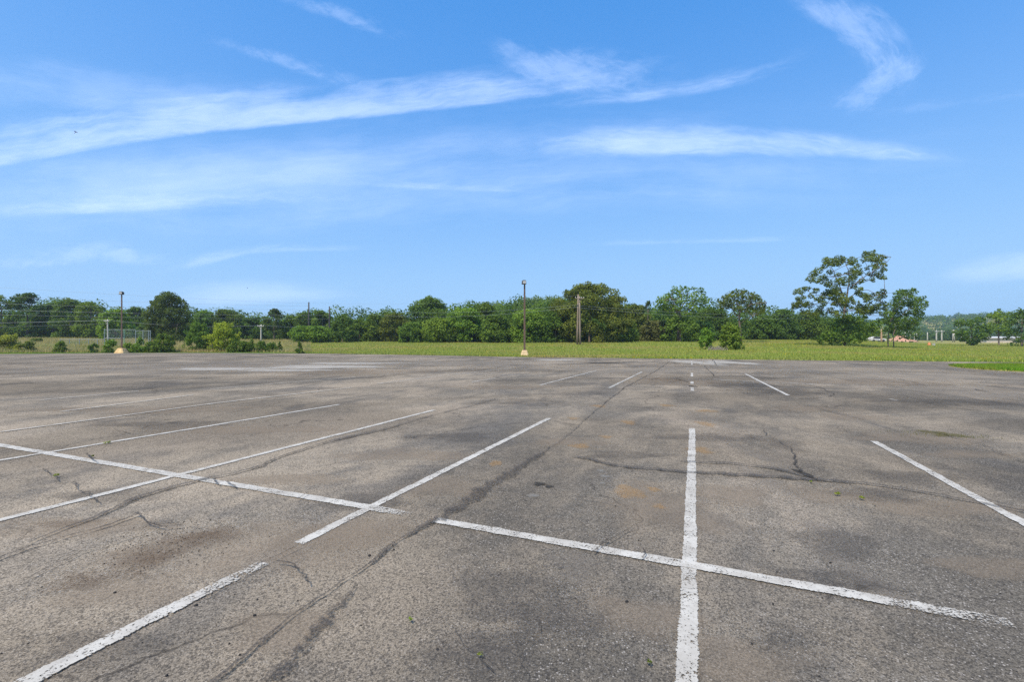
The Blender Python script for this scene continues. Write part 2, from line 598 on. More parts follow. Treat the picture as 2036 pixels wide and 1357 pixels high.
def stain(key, px, py, rx, ry, rot=0.0):
    """irregular stain; radii in photo pixels at that spot, turned into metres on the ground"""
    cx_, cy_ = gp(px, py)
    mx = rx * cy_ / F
    a = gp(px, py - min(ry, (py - HZ) * 0.45))[1] - cy_
    b = cy_ - gp(px, py + ry)[1]
    my = (a + b) / 2
    stain_z[0] += 0.00006
    n = 28
    vs_, ds = [(cx_, cy_, stain_z[0])], [1.0]
    ph = random.random() * 6
    for ring, dn in ((0.55, 0.78), (1.0, 0.0)):
        for k in range(n):
            w = 2 * math.pi * k / n
            q = (1 + 0.16 * math.sin(3 * w + ph) + 0.1 * math.sin(5 * w + 2 * ph)) * ring
            x, y = mx * q * math.cos(w) * 1.25, my * q * math.sin(w) * 1.25
            xr, yr = x * math.cos(rot) - y * math.sin(rot), x * math.sin(rot) + y * math.cos(rot)
            vs_.append((cx_ + xr, cy_ + yr, stain_z[0]))
            ds.append(dn)
    fs = [(0, 1 + k, 1 + (k + 1) % n) for k in range(n)] + [(1 + k, 1 + n + k, 1 + n + (k + 1) % n, 1 + (k + 1) % n) for k in range(n)]
    lot.add(vs_, fs, STAIN_M[key], ds)



for s in [('light', 1800, 745, 300, 14), ('light', 1650, 730, 300, 9), ('light', 1250, 735, 300, 9), ('light', 650, 722, 500, 8), ('light', 300, 735, 400, 10), ('light', 1950, 780, 200, 16), ('light', 1000, 722, 300, 6),
          ('track', 1495, 900, 22, 50), ('track', 1530, 960, 26, 50), ('track', 1690, 1130, 40, 80), ('track', 1640, 1060, 30, 40), ('track', 1420, 835, 30, 22), ('track', 1150, 1130, 60, 40),
          ('brown', 270, 1100, 60, 24), ('brown', 400, 1072, 60, 22), ('brown', 200, 1150, 90, 24), ('tan', 660, 1085, 150, 55), ('tan', 700, 1060, 120, 40), ('tan', 430, 1090, 220, 60), ('tan', 250, 1180, 160, 45), ('tan', 150, 1050, 220, 26),
          ('tan', 560, 1250, 120, 50), ('tan', 1310, 1010, 140, 60), ('tan', 1450, 985, 90, 26), ('tan', 1500, 1310, 170, 60), ('tan', 1850, 1010, 170, 22),
          ('tan', 1960, 1130, 120, 30), ('tan', 1600, 812, 70, 8), ('tan', 1700, 830, 90, 8), ('tan', 1830, 872, 150, 14), ('tan', 1930, 905, 120, 10), ('tan', 1130, 880, 90, 10),
          ('tan', 800, 905, 160, 14), ('tan', 560, 955, 170, 12), ('tan', 880, 970, 100, 26), ('tan', 480, 855, 230, 10), ('tan', 1000, 770, 160, 5), ('tan', 700, 740, 260, 5),
          ('tan', 300, 815, 260, 8), ('tan', 1700, 760, 200, 7), ('tan', 1350, 760, 110, 7), ('tan', 1280, 1230, 140, 50), ('tan', 1640, 985, 90, 20),
          ('brown', 350, 1085, 85, 40), ('brown', 290, 1120, 60, 26), ('brown', 140, 1163, 70, 20), ('brown', 130, 1043, 80, 10), ('brown', 430, 1065, 60, 20), ('brown', 1325, 755, 45, 5),
          ('orange', 1153, 888, 24, 6), ('orange', 1250, 841, 15, 6), ('orange', 1403, 844, 18, 7), ('orange', 1392, 896, 28, 9), ('orange', 1250, 979, 34, 16), ('orange', 1190, 808, 18, 3),
          ('orange', 985, 922, 14, 7), ('orange', 1205, 870, 13, 4), ('orange', 1405, 818, 26, 3), ('orange', 1310, 1008, 16, 7), ('orange', 1300, 975, 14, 6), ('orange', 1140, 833, 12, 3), ('orange', 1325, 807, 18, 3),
          ('pale', 1380, 721.0, 34, 5.5), ('pale', 1445, 721.0, 46, 4.5), ('pale', 440, 734, 110, 3.0), ('pale', 640, 730, 130, 4.0), ('pale', 700, 723, 120, 1.8), ('pale', 570, 737, 120, 2),
          ('spot', 1195, 938, 10, 4), ('spot', 1203, 949, 12, 3.5), ('spot', 1197, 962, 8, 3), ('spot', 1060, 987, 14, 5), ('pale', 1110, 716, 60, 1.6),
          ('dark', 900, 870, 110, 10), ('dark', 1010, 1180, 130, 60), ('dark', 1120, 1230, 110, 50), ('dark', 1660, 1080, 110, 36), ('dark', 1480, 768, 90, 10), ('dark', 1545, 880, 50, 18),
          ('dark', 1640, 1160, 120, 36), ('dark', 1750, 985, 100, 20), ('dark', 330, 845, 160, 9), ('dark', 1560, 780, 70, 9), ('dark', 960, 1300, 160, 60), ('dark', 1800, 950, 110, 18), ('dark', 720, 1000, 100, 20),
          ('dark', 220, 985, 150, 18), ('dark', 1030, 800, 120, 8), ('dark', 200, 1290, 150, 50), ('dark', 1900, 800, 200, 8), ('dark', 1560, 1260, 90, 40), ('dark', 1250, 905, 100, 10), ('dark', 1400, 870, 120, 10),
          ('wet', 1072, 964, 15, 4.5), ('wet', 1092, 969, 10, 3.5), ('dark', 318, 1043, 40, 10), ('wet', 1200, 722, 46, 1.2), ('wet', 1377, 769, 9, 1.4), ('wet', 1600, 944, 10, 12),
          ('moss', 1885, 866, 36, 6), ('moss', 1850, 860, 24, 4)]:
    stain(*s)
for i in range(len(edge_pts) - 1):
    (xa, ya), (xb, yb) = edge_pts[i], edge_pts[i + 1]
    lot.add([(xa, ya - 0.02, 0.0013), (xb, yb - 0.02, 0.0013), (xb, yb - 0.9, 0.0013), (xa, ya - 0.9, 0.0013)], [(3, 2, 1, 0)], STAIN_M['light'], [1, 1, 0, 0])
o_lot = lot.build('parking_lot', stain_mats)
tag(o_lot, 'large open parking lot of cracked grey asphalt with faded white stall lines', kind='structure')


def strip(pix, width, step=None, jit=0.0, wjit=0.0, z=0.008, edge_frac=0.12, wear=None, seed=0):
    """flat strip along a line of photo pixels on the lot; width in metres (number or one per point)"""
    r = random.Random(seed)
    P = [Vector(gp(*p)) for p in pix]
    W = width if hasattr(width, '__len__') else [width] * len(P)
    pts, ws = [], []
    for i in range(len(P) - 1):
        L = (P[i + 1] - P[i]).length
        dist = (P[i] + P[i + 1]).length / 2
        st = step or max(0.06, min(0.5, dist * 0.012))
        n = max(1, min(200, int(L / st)))
        for k in range(n):
            f = k / n
            pts.append(P[i].lerp(P[i + 1], f))
            ws.append(W[i] * (1 - f) + W[i + 1] * f)
    pts.append(P[-1])
    ws.append(W[-1])
    out = MB()
    vs_, ds, fs = [], [], []
    off, ph = 0.0, r.random() * 9
    for i, p in enumerate(pts):
        d = (pts[min(i + 1, len(pts) - 1)] - pts[max(i - 1, 0)]).normalized()
        nrm = Vector((-d.y, d.x))
        off = off * 0.8 + r.uniform(-1, 1) * jit
        w = ws[i] * (1 + r.uniform(-wjit, wjit)) / 2
        q = p + nrm * off
        wr = 1.0 if wear is None else wear(i / max(1, len(pts) - 1))
        e = 1 - edge_frac
        for k, (c, dd) in enumerate(((-1, 0.0), (-e, 1.0), (e, 1.0), (1, 0.0))):
            vs_.append((q.x + nrm.x * c * w, q.y + nrm.y * c * w, z))
            ds.append(dd * wr)
        if i:
            b = (i - 1) * 4
            fs += [(b + k, b + 4 + k, b + 5 + k, b + 1 + k) for k in range(3)]
    out.add(vs_, fs, 0, ds)
    return out


LW = 0.125
full = None
fade_end = lambda a: (lambda s: 1.0 if s < a else 1 - (s - a) / (1 - a) * 0.32)
fade_start = lambda a: (lambda s: 1.0 if s > a else 1 - (a - s) / a * 0.32)
faint = lambda v: (lambda s: v)
lines = [
    ([(1376, 853), (1366, 1425)], LW, None, 'stall line running straight away from the bottom edge'),
    ([(1092, 833), (593, 1083)], LW, None, 'stall line crossing the long divider line near its break'),
    ([(863, 816.5), (0, 1037), (-300, 1113.5)], LW, None, 'stall line running off the left edge below the divider line'),
    ([(675, 805.5), (0, 917), (-300, 966)], LW, None, 'stall line crossing the far left end of the divider line'),
    ([(1738, 879), (2036, 1043), (2300, 1188)], LW, None, 'stall line running off the right edge'),
    ([(524, 1122), (30, 1370), (-100, 1435)], LW * 1.06, fade_start(0.35), 'worn stall line in the bottom left corner'),
    ([(-60, 877), (0, 887), (815, 1025.5)], LW * 1.15, fade_end(0.93), 'divider line crossing three stall lines left of the sealed crack'),
    ([(866, 1036.5), (1400, 1132), (2012, 1244)], LW * 1.1, fade_end(0.78), 'divider line right of the sealed crack, worn at its right end'),
    ([(1186, 737.5), (1073, 767)], 0.14, faint(0.92), None),
    ([(1276, 740.5), (1211, 772.5)], 0.14, faint(0.9), None),
    ([(1016, 733), (870, 749), (750, 764)], 0.12, faint(0.92), None),
    ([(985, 753), (938, 760.5)], 0.12, faint(0.92), None),
    ([(1482, 744.5), (1567, 787.5)], 0.14, None, None),
    ([(1375.2, 719.5), (1375.4, 727)], 0.14, faint(0.92), None),
    ([(1375.6, 742.5), (1375.8, 750)], 0.14, None, None),
    ([(1376, 760), (1376.2, 764.5)], 0.14, None, None),
    ([(1376.4, 771.5), (1376.8, 779)], 0.14, faint(0.9), None),
    ([(1418, 755.5), (1625, 765.5)], 0.16, faint(0.9), None),
    ([(1768, 794.5), (1783, 798.3)], 0.13, faint(0.8), None),
    ([(384, 786.5), (240, 805), (120, 820)], 0.12, faint(0.92), None),
    ([(275, 778.8), (80, 797)], 0.12, faint(0.92), None),
    ([(700, 772), (430, 803), (0, 861)], 0.11, faint(0.94), None),
    ([(830, 740), (420, 775)], 0.10, faint(0.88), None),
    ([(1180, 745), (1100, 749), (880, 743)], 0.10, faint(0.85), None),
]
for i, (pix, w, wear, lab) in enumerate(lines):
    o = strip(pix, w, jit=0.0035, wjit=0.09, z=0.008 + 0.0004 * i, edge_frac=0.3, wear=wear, seed=i).build('parking_line', M_PAINT, o_lot)
    if lab:
        o['label'] = 'white ' + lab
M_CRACK = make_crack('sealed_crack', (0.06, 0.053, 0.047), 0.8)
M_JOINT = make_crack('open_crack', (0.035, 0.03, 0.026), 0.82, 22)
M_SEAL = make_crack('tar_seal', (0.06, 0.053, 0.048), 0.66, 9, 0.10)
cracks = [
    ([(1332, 719), (1300, 741), (1243, 771), (1206, 800), (1160, 838), (1110, 882), (1082, 900)], [0.2, 0.2, 0.16, 0.12, 0.08, 0.05, 0.1], M_CRACK, 0.012),
    ([(1082, 900), (1040, 925), (1000, 950), (930, 998), (866, 1038)], [0.2, 0.42, 0.42, 0.4, 0.34], M_SEAL, 0.012),
    ([(866, 1038), (800, 1079), (740, 1122), (680, 1164), (600, 1222), (520, 1284), (400, 1375)], [0.22, 0.12, 0.1, 0.06, 0.07, 0.09, 0.09], M_CRACK, 0.010),
    ([(700, 1172), (640, 1240), (602, 1300), (540, 1365)], [0.04, 0.2, 0.22, 0.22], M_SEAL, 0.02),
    ([(986, 795), (930, 810), (860, 827), (760, 857), (700, 869), (640, 885), (560, 912), (520, 930), (470, 944), (400, 956), (340, 972), (270, 995), (180, 1038), (60, 1085)],
     [0.06, 0.08, 0.08, 0.1, 0.14, 0.08, 0.1, 0.13, 0.1, 0.09, 0.12, 0.1, 0.06, 0.04], M_CRACK, 0.015),
    ([(780, 783), (880, 788), (986, 793), (1100, 799), (1200, 806)], 0.045, M_JOINT, 0.02),
    ([(1140, 911), (1170, 915), (1220, 929), (1300, 936), (1380, 942), (1500, 948), (1600, 955), (1700, 962), (1780, 972), (1900, 995), (2036, 1023), (2200, 1052)],
     [0.03, 0.09, 0.1, 0.09, 0.09, 0.09, 0.09, 0.08, 0.06, 0.05, 0.05, 0.05], M_CRACK, 0.012),
    ([(1350, 920), (1450, 924), (1540, 935), (1600, 949), (1640, 958)], [0.03, 0.07, 0.08, 0.07, 0.04], M_CRACK, 0.012),
    ([(1515, 853), (1524, 868), (1556, 882), (1570, 892), (1578, 915), (1586, 940)], [0.06, 0.09, 0.07, 0.1, 0.14, 0.2], M_JOINT, 0.03),
    ([(1430, 772), (1470, 782), (1540, 793), (1600, 806), (1700, 832), (1800, 850), (1880, 868), (1960, 886), (2036, 922)], 0.06, M_JOINT, 0.03),
    ([(-60, 868), (150, 841), (330, 817), (560, 789), (760, 765), (900, 752)], 0.05, M_JOINT, 0.015),
    ([(85, 936), (130, 962), (178, 984), (215, 1002)], 0.07, M_JOINT, 0.03),
    ([(-40, 1128), (60, 1094), (130, 1074), (210, 1052), (272, 1028)], [0.05, 0.05, 0.04, 0.05, 0.06], M_JOINT, 0.015),
    ([(60, 1153), (160, 1105), (250, 1078), (330, 1052)], 0.03, M_JOINT, 0.015),
    ([(1155, 721), (1190, 722.5), (1225, 723), (1245, 720)], 0.22, M_JOINT, 0.03),
    ([(1335, 721), (1350, 725.5), (1385, 727), (1425, 727.5), (1500, 725.5)], 0.2, M_JOINT, 0.03),
    ([(1416, 715), (1420, 721), (1424, 727)], 0.22, M_JOINT, 0.05),
    ([(1400, 728), (1412, 740), (1420, 749)], 0.12, M_JOINT, 0.03),
    ([(1775, 753), (1800, 758), (1870, 770), (1960, 778), (2060, 790)], 0.09, M_JOINT, 0.05),
    ([(1780, 773), (1830, 782), (1870, 790)], 0.08, M_JOINT, 0.05),
    ([(1940, 775), (1985, 785), (2036, 792)], 0.12, M_JOINT, 0.05),
    ([(1640, 748), (1700, 760), (1740, 763)], 0.09, M_JOINT, 0.04),
    ([(1600, 765), (1640, 775), (1660, 783), (1650, 791), (1590, 795)], 0.1, M_JOINT, 0.04),
    ([(1700, 812), (1850, 829), (2040, 840)], 0.04, M_JOINT, 0.02),
    ([(1290, 757), (1310, 753), (1345, 755), (1365, 762)], 0.14, M_JOINT, 0.04),
    ([(1930, 990), (1990, 1008), (2060, 1024)], 0.05, M_JOINT, 0.02),
    ([(895, 1258), (910, 1275), (920, 1292), (945, 1315), (985, 1345)], 0.018, M_JOINT, 0.012),
    ([(1075, 1250), (1070, 1275), (1040, 1300), (1030, 1330), (1045, 1355)], 0.018, M_JOINT, 0.012),
    ([(1010, 1165), (1060, 1140), (1130, 1130)], 0.014, M_JOINT, 0.012),
    ([(1195, 1092), (1215, 1078), (1260, 1050)], 0.02, M_JOINT, 0.012),
    ([(960, 746), (1010, 757), (1040, 760)], 0.07, M_JOINT, 0.03),
    ([(590, 773), (640, 771), (632, 777)], 0.08, M_JOINT, 0.03),
    ([(0, 775), (300, 752), (560, 738), (820, 730)], 0.07, M_JOINT, 0.04),
    ([(-20, 735), (200, 728), (480, 722)], 0.1, M_JOINT, 0.05),
    ([(900, 722), (1000, 716), (1090, 716)], 0.12, M_JOINT, 0.05),
    ([(1150, 750), (1080, 763), (1000, 776), (940, 788)], 0.05, M_JOINT, 0.02),
    ([(130, 765), (330, 752)], 0.08, M_JOINT, 0.05),
    ([(1178, 1106), (1192, 1094), (1206, 1080)], 0.05, M_JOINT, 0.012),
    ([(1275, 1118), (1283, 1109), (1279, 1100)], 0.03, M_JOINT, 0.012),
    ([(425, 958), (437, 969)], 0.05, M_JOINT, 0.012),
    ([(452, 963), (470, 976)], 0.06, M_JOINT, 0.012),
    ([(174, 906), (190, 924)], 0.06, M_JOINT, 0.012),
    ([(616, 985), (586, 1000)], 0.03, M_JOINT, 0.012),
    ([(1352, 1180), (1372, 1184), (1392, 1181)], 0.02, M_JOINT, 0.008),
    ([(1778, 905), (1805, 918), (1830, 914)], 0.05, M_JOINT, 0.012),
    ([(270, 1028), (300, 1040), (325, 1056), (360, 1053)], 0.06, M_JOINT, 0.02),
    ([(390, 1205), (450, 1170), (520, 1128), (600, 1095)], 0.02, M_JOINT, 0.015),
    ([(545, 1130), (590, 1142), (618, 1170)], 0.04, M_JOINT, 0.03),
    ([(1140, 995), (1190, 1000), (1235, 1012)], 0.03, M_JOINT, 0.012),
]
for i, (pix, w, m, j) in enumerate(cracks):
    w = np.array(w if hasattr(w, '__len__') else [w] * len(pix)) * 0.5 * {4: 1.8, 6: 3.0, 7: 2.6, 8: 0.55, 11: 0.6, 12: 1.6, 26: 0.6, 27: 0.6, 0: 0.8, 2: 0.8}.get(i, 1.0)
    strip(pix, w.tolist(), jit=j * 1.1, wjit=0.55, z=0.0205 + 0.0004 * i, edge_frac=0.75, seed=50 + i).build('crack', m, o_lot)

# loose dark stones on the lot
pts = []
for _ in range(90):
    pts.append(gp(rng.uniform(-50, 2100), 715 + 640 * rng.random() ** 0.8 + 30))
for _ in range(320):
    a, b = rng.normal(0, 1, 2)
    pts.append(gp(340 + a * 70 + b * 24, 1085 - a * 20 + b * 15))
for p in [(1224, 1008), (1393, 1009), (1539, 1097), (1651, 1121), (1537, 1203), (1690, 965), (1740, 1008), (228, 1125), (228, 1181), (506, 1226), (331, 1346), (512, 1194), (390, 1206),
          (942, 932), (781, 1086), (783, 1095), (735, 1107), (1082, 1038), (1248, 1067), (1270, 1076), (1246, 1199), (870, 1293)]:
    pts.append(gp(*p))
mb = MB()
for k, (x, y) in enumerate(pts):
    s = random.uniform(0.003, 0.0075) * (1.7 if k >= 410 else 0.85 if k >= 90 else 1.0)
    v = [Vector((random.uniform(0.7, 1.3) * math.cos(w) * s, random.uniform(0.6, 1.2) * math.sin(w) * s, 0)) for w in [i * math.pi / 3 for i in range(6)]]
    vs_ = [(x + p.x, y + p.y, 0.0) for p in v] + [(x + p.x * 0.6, y + p.y * 0.6, s * random.uniform(0.6, 1.1)) for p in v]
    mb.add(vs_, [(i, (i + 1) % 6, 6 + (i + 1) % 6, 6 + i) for i in range(6)] + [(6, 7, 8, 9, 10, 11)])
tag(mb.build('gravel', M_STONE), 'small dark stones scattered over the asphalt', kind='stuff')

# ------------------------------------------------------------------ grass
def blades(name, P, h, w, mat, label, lean=0.45, parent=None):
    """three-sided blades rooted at P (n,3)"""
    n = len(P)
    hh = h * rng.uniform(0.55, 1.25, n)
    ww = w * rng.uniform(0.6, 1.4, n)
    az = rng.uniform(0, 2 * math.pi, n)
    la = rng.uniform(0, 2 * math.pi, n)
    le = rng.uniform(0.05, lean, n) * hh
    V = np.zeros((n, 3, 3))
    V[:, 0] = P - np.stack([np.cos(az) * ww, np.sin(az) * ww, np.full(n, 0.02)], 1)
    V[:, 1] = P + np.stack([np.cos(az) * ww, np.sin(az) * ww, np.full(n, -0.02)], 1)
    V[:, 2] = P + np.stack([np.cos(la) * le, np.sin(la) * le, hh], 1)
    o = np_mesh(name, V, 3, mat, rng.random(n), parent)
    return tag(o, label, kind='stuff')


def field_pts(n, t0, t1, s0, s1, power=1.0):
    t = rng.uniform(t0, t1, n)
    ye, yt = edge_y(t), tree_y(t)
    yt = np.minimum(yt, ye + 95)
    s = s0 + (s1 - s0) * rng.random(n) ** power
    y = ye + 0.1 + (yt - ye) * s
    x = t * y
    return np.stack([x, y, terrain(x, y)], 1)


M_GRASS = make_grass('meadow_grass', [(0.225, 0.29, 0.045), (0.44, 0.48, 0.11)], 0.16, (0.48, 0.38, 0.14), True)
M_MOWN = make_grass('short_green_grass', [(0.13, 0.24, 0.02), (0.27, 0.40, 0.045)], 0.3, (0.34, 0.32, 0.08))
M_MOSSG = make_grass('dull_sparse_grass', [(0.13, 0.13, 0.03), (0.24, 0.22, 0.06)], 0.8, (0.25, 0.19, 0.08))
M_DRY = make_grass('dry_weeds', [(0.38, 0.33, 0.12), (0.62, 0.50, 0.24)], 0.14, (0.27, 0.30, 0.06))
tm = (600 - CX) / F
ptsA = np.concatenate([field_pts(170000, tm, 1.5, 0.0, 1.02, 1.25), field_pts(40000, 0.55, 1.5, 0.3, 1.05)])
blades('grass', ptsA, 0.24, 0.05, M_GRASS, 'yellow green meadow grass beyond the back edge of the parking lot', 0.6)
ptsB = field_pts(90000, -1.7, tm + 0.02, 0.07, 1.02, 1.1)
blades('dry_grass', ptsB, 0.6, 0.045, M_DRY, 'tall tan dry grass and weeds at the far left of the lot', 0.5)
ptsC = np.concatenate([field_pts(30000, -1.7, tm + 0.05, 0.0, 0.10), field_pts(26000, tm, 1.5, 0.0, 0.06)])
blades('verge_grass', ptsC, 0.10, 0.035, M_MOWN, 'short green grass strip along the back edge of the asphalt', 0.6)

# grass island at the right end of the lot
isl_px = [(1886, 729.2), (1905, 731.5), (1940, 735), (1985, 738), (2040, 740.5), (2200, 748), (2420, 760), (2420, 730.5), (2200, 728), (2060, 727), (1990, 727), (1930, 727.6), (1900, 728.2)]
isl = [gp(*p) for p in isl_px]
mb = MB()
n = len(isl)
ccx, ccy = sum(p[0] for p in isl) / n, sum(p[1] for p in isl) / n
mb.add([(x, y, 0.0) for x, y in isl] + [(ccx + (x - ccx) * 0.93, ccy + (y - ccy) * 0.93, 0.10) for x, y in isl],
       [(i, (i + 1) % n, n + (i + 1) % n, n + i) for i in range(n)] + [tuple(range(n, 2 * n))])
tag(mb.build('island', M_SOIL), 'raised grass island at the right end of the lot', kind='structure')
ax, ay = min(p[0] for p in isl), min(p[1] for p in isl)
bx_, by_ = max(p[0] for p in isl), max(p[1] for p in isl)
cand = np.stack([rng.uniform(ax, bx_, 120000), rng.uniform(ay, by_, 120000)], 1)
ins = np.zeros(len(cand), bool)
for i in range(n):
    x1, y1 = isl[i]
    x2, y2 = isl[(i + 1) % n]
    c = ((y1 > cand[:, 1]) != (y2 > cand[:, 1])) & (cand[:, 0] < (x2 - x1) * (cand[:, 1] - y1) / (y2 - y1 + 1e-9) + x1)
    ins ^= c
cand = cand[ins][:60000]
blades('island_grass', np.concatenate([cand, np.full((len(cand), 1), 0.07)], 1), 0.13, 0.022, M_MOWN, 'bright short grass covering the raised island on the right', 0.6)

# ------------------------------------------------------------------ trees
def leaf_quads(C, dens, size, flat=1.0, minn=14):
    """leaf-sized faces spread through clumps C (n,6): centre and radii"""
    C = np.asarray(C, float).reshape(-1, 6)
    rm = (C[:, 3] * C[:, 4] * C[:, 5]) ** (1 / 3)
    cnt = np.maximum(minn, (dens * 4 * math.pi * rm ** 2 / (size * size)).astype(int))
    ci = np.repeat(np.arange(len(C)), cnt)
    n = len(ci)
    D = rng.normal(size=(n, 3))
    D /= np.linalg.norm(D, axis=1)[:, None]
    rr = 0.45 + 0.62 * rng.random(n) ** 0.6
    K = C[ci]
    P = K[:, :3] + D * rr[:, None] * K[:, 3:]
    N = D * 0.7 + rng.normal(size=(n, 3)) * 0.45 + np.array([0, 0, 0.35])
    N /= np.linalg.norm(N, axis=1)[:, None]
    T = np.cross(N, rng.normal(size=(n, 3)))
    T /= np.linalg.norm(T, axis=1)[:, None] + 1e-9
    B = np.cross(N, T)
    s = size * rng.uniform(0.6, 1.35, n)
    a, b = s * 0.72, s * rng.uniform(0.36, 0.6, n)
    V = np.zeros((n, 4, 3))
    V[:, 0] = P - T * a[:, None]
    V[:, 1] = P + B * b[:, None] - T * (a * 0.1)[:, None]
    V[:, 2] = P + T * a[:, None] - N * (a * 0.25)[:, None]
    V[:, 3] = P - B * b[:, None] - T * (a * 0.1)[:, None]
    ct = rng.random(len(C))
    tint = np.clip(0.45 * ct[ci] + 0.55 * rng.random(n), 0, 1)
    return V, tint


def crown_clumps(W, H, bot, n, shape, rfrac):
    """clump centres for a crown W wide, from height bot to H (local coordinates)"""
    out = []
    hc = H - bot
    while len(out) < n:
        d = rng.normal(size=3)
        d /= np.linalg.norm(d)
        q = rng.uniform(0.35, 1.0) ** 0.5
        r = W * rfrac * rng.uniform(0.65, 1.3)
        if shape == 'mass':
            # full crown down to the ground
            u = rng.random() ** 0.85
            z = bot + hc * u
            prof = math.sqrt(max(0.02, 1 - max(0, (u - 0.35) / 0.65) ** 2)) * (0.82 + 0.18 * min(1, u / 0.3))
            rad = max(0.0, W / 2 * prof - r * 0.55) * q
            w = rng.uniform(0, 2 * math.pi)
            z = min(z, H - r * 0.75)
            out.append((rad * math.cos(w), rad * math.sin(w), max(z, r * 0.5), r, r, r * 0.8))
        elif shape == 'pine':
            u = rng.random()
            z = bot + hc * u
            prof = (0.55 + 0.45 * math.sin(math.pi * min(1, 0.25 + u * 0.6))) * math.sqrt(max(0.03, 1 - u ** 3.2))
            rad = max(0, W / 2 * prof - r * 0.7) * q
            w = rng.uniform(0, 2 * math.pi)
            out.append((rad * math.cos(w), rad * math.sin(w), min(z, H - r * 0.5), r * 1.15, r * 1.15, r * 0.5))
        elif shape == 'cone':
            u = rng.random() ** 1.2
            rad = max(0.05, W / 2 * (1 - u) ** 0.8 - r * 0.4) * q
            w = rng.uniform(0, 2 * math.pi)
            k = r * (1.1 - 0.6 * u)
            out.append((rad * math.cos(w), rad * math.sin(w), min(bot + hc * u, H - k), k, k, k))
        else:
            # round or umbrella crown with open gaps
            e = np.array([W / 2 - r * 0.7, W / 2 - r * 0.7, hc / 2 - r * 0.55])
            p = d * e * q
            if shape == 'umbrella' and p[2] < -0.35 * hc * (1 - abs(d[0]) * 0.3):
                continue
            out.append((p[0], p[1], bot + hc / 2 + p[2], r, r, r * 0.78))
    return np.array(out)


GREENS = {'dark': (0.105, 0.172, 0.030), 'mid': (0.125, 0.202, 0.032), 'light': (0.172, 0.270, 0.038), 'lime': (0.27, 0.36, 0.04),
          'olive': (0.142, 0.185, 0.034), 'pine': (0.098, 0.138, 0.030), 'yellow': (0.26, 0.31, 0.05), 'brown': (0.150, 0.155, 0.050), 'blue': (0.092, 0.168, 0.036)}


def limbs_to(mbt, base, top, r0, targets, n, sides=7):
    """tapered trunk and limbs reaching towards some of the crown clumps"""
    base, top = Vector(base), Vector(top)
    mid = base.lerp(top, 0.5) + Vector((random.uniform(-1, 1), random.uniform(-1, 1), 0)) * r0 * 0.8
    mbt.tube([base - Vector((0, 0, 0.3)), base + Vector((0, 0, r0)), base.lerp(mid, 0.6), mid, mid.lerp(top, 0.55), top],
             [r0 * 1.35, r0 * 1.05, r0 * 0.9, r0 * 0.75, r0 * 0.5, r0 * 0.2], sides)
    k = list(range(len(targets)))
    random.shuffle(k)
    for i in k[:n]:
        e = Vector(targets[i][:3])
        f = min(0.85, max(0.25, (e.z - base.z) / max(0.1, (top.z - base.z)) - 0.25))
        s = base.lerp(mid, f * 2) if f < 0.5 else mid.lerp(top, f * 2 - 1)
        c = s.lerp(e, 0.5) + Vector((0, 0, -0.06 * (e - s).length)) + Vector((random.uniform(-1, 1), random.uniform(-1, 1), random.uniform(-1, 1))) * 0.1 * (e - s).length
        mbt.tube([s, s.lerp(c, 0.6), c, e], [r0 * 0.42, r0 * 0.34, r0 * 0.26, r0 * 0.07], 5)


def tree(name, px, top, wpx, Y, shape, tone, label, cat='tree', group=None, n=46, rfrac=0.13, bot=0.0, dens=0.62, size=0.34, trunk=True, bark=None, limbs=6, depth=1.0, r0=None, base_py=None):
    x = (px - CX) / F * Y
    zb = tz(x, Y) if base_py is None else CH + (HZ - base_py) * Y / F
    H = CH + (HZ - top) / F * Y - zb
    W = wpx * Y / F
    root = empty(name, (x, Y, zb), label, cat, group)
    C = crown_clumps(W, H, bot * H, n, shape, rfrac)
    C[:, 1] *= depth
    # a few stray sprays break the outline
    low = name in ('shrub', 'bush')
    k = max(4, n // (2 if low else 5))
    S = C[rng.integers(0, len(C), k)].copy()
    out = S[:, :3] - np.array([0, 0, H * 0.5])
    out /= np.linalg.norm(out, axis=1)[:, None] + 1e-6
    S[:, :3] += out * S[:, 3:4] * (rng.uniform(0.5, 1.5, (k, 1)) if low else 0.75)
    S[:, 2] = np.clip(S[:, 2], 0.2, H * 1.0)
    S[:, 3:] *= np.array([0.42, 0.42, 0.75]) if low else 0.5
    C = np.concatenate([C, S])
    V, t = leaf_quads(C, dens, size)
    V[:, :, 2] = np.maximum(V[:, :, 2], -0.05)
    col = np.array(GREENS[tone]) * rng.uniform(0.88, 1.14)
    o = np_mesh('crown' if name not in ('shrub', 'bush', 'weed') else 'foliage', V, 4, M_FOL, t, root)
    o.color = (col[0] * rng.uniform(0.92, 1.1), col[1], col[2], 1)
    if trunk:
        mb = MB()
        r = r0 or max(0.05, H * 0.02)
        limbs_to(mb, (0, 0, 0), (0, 0, H * 0.8 if shape != 'umbrella' else H * 0.72), r, C, limbs)
        mb.build('trunk' if name not in ('shrub', 'bush', 'weed') else 'stem', bark or M_BARK, root, True)
    return root


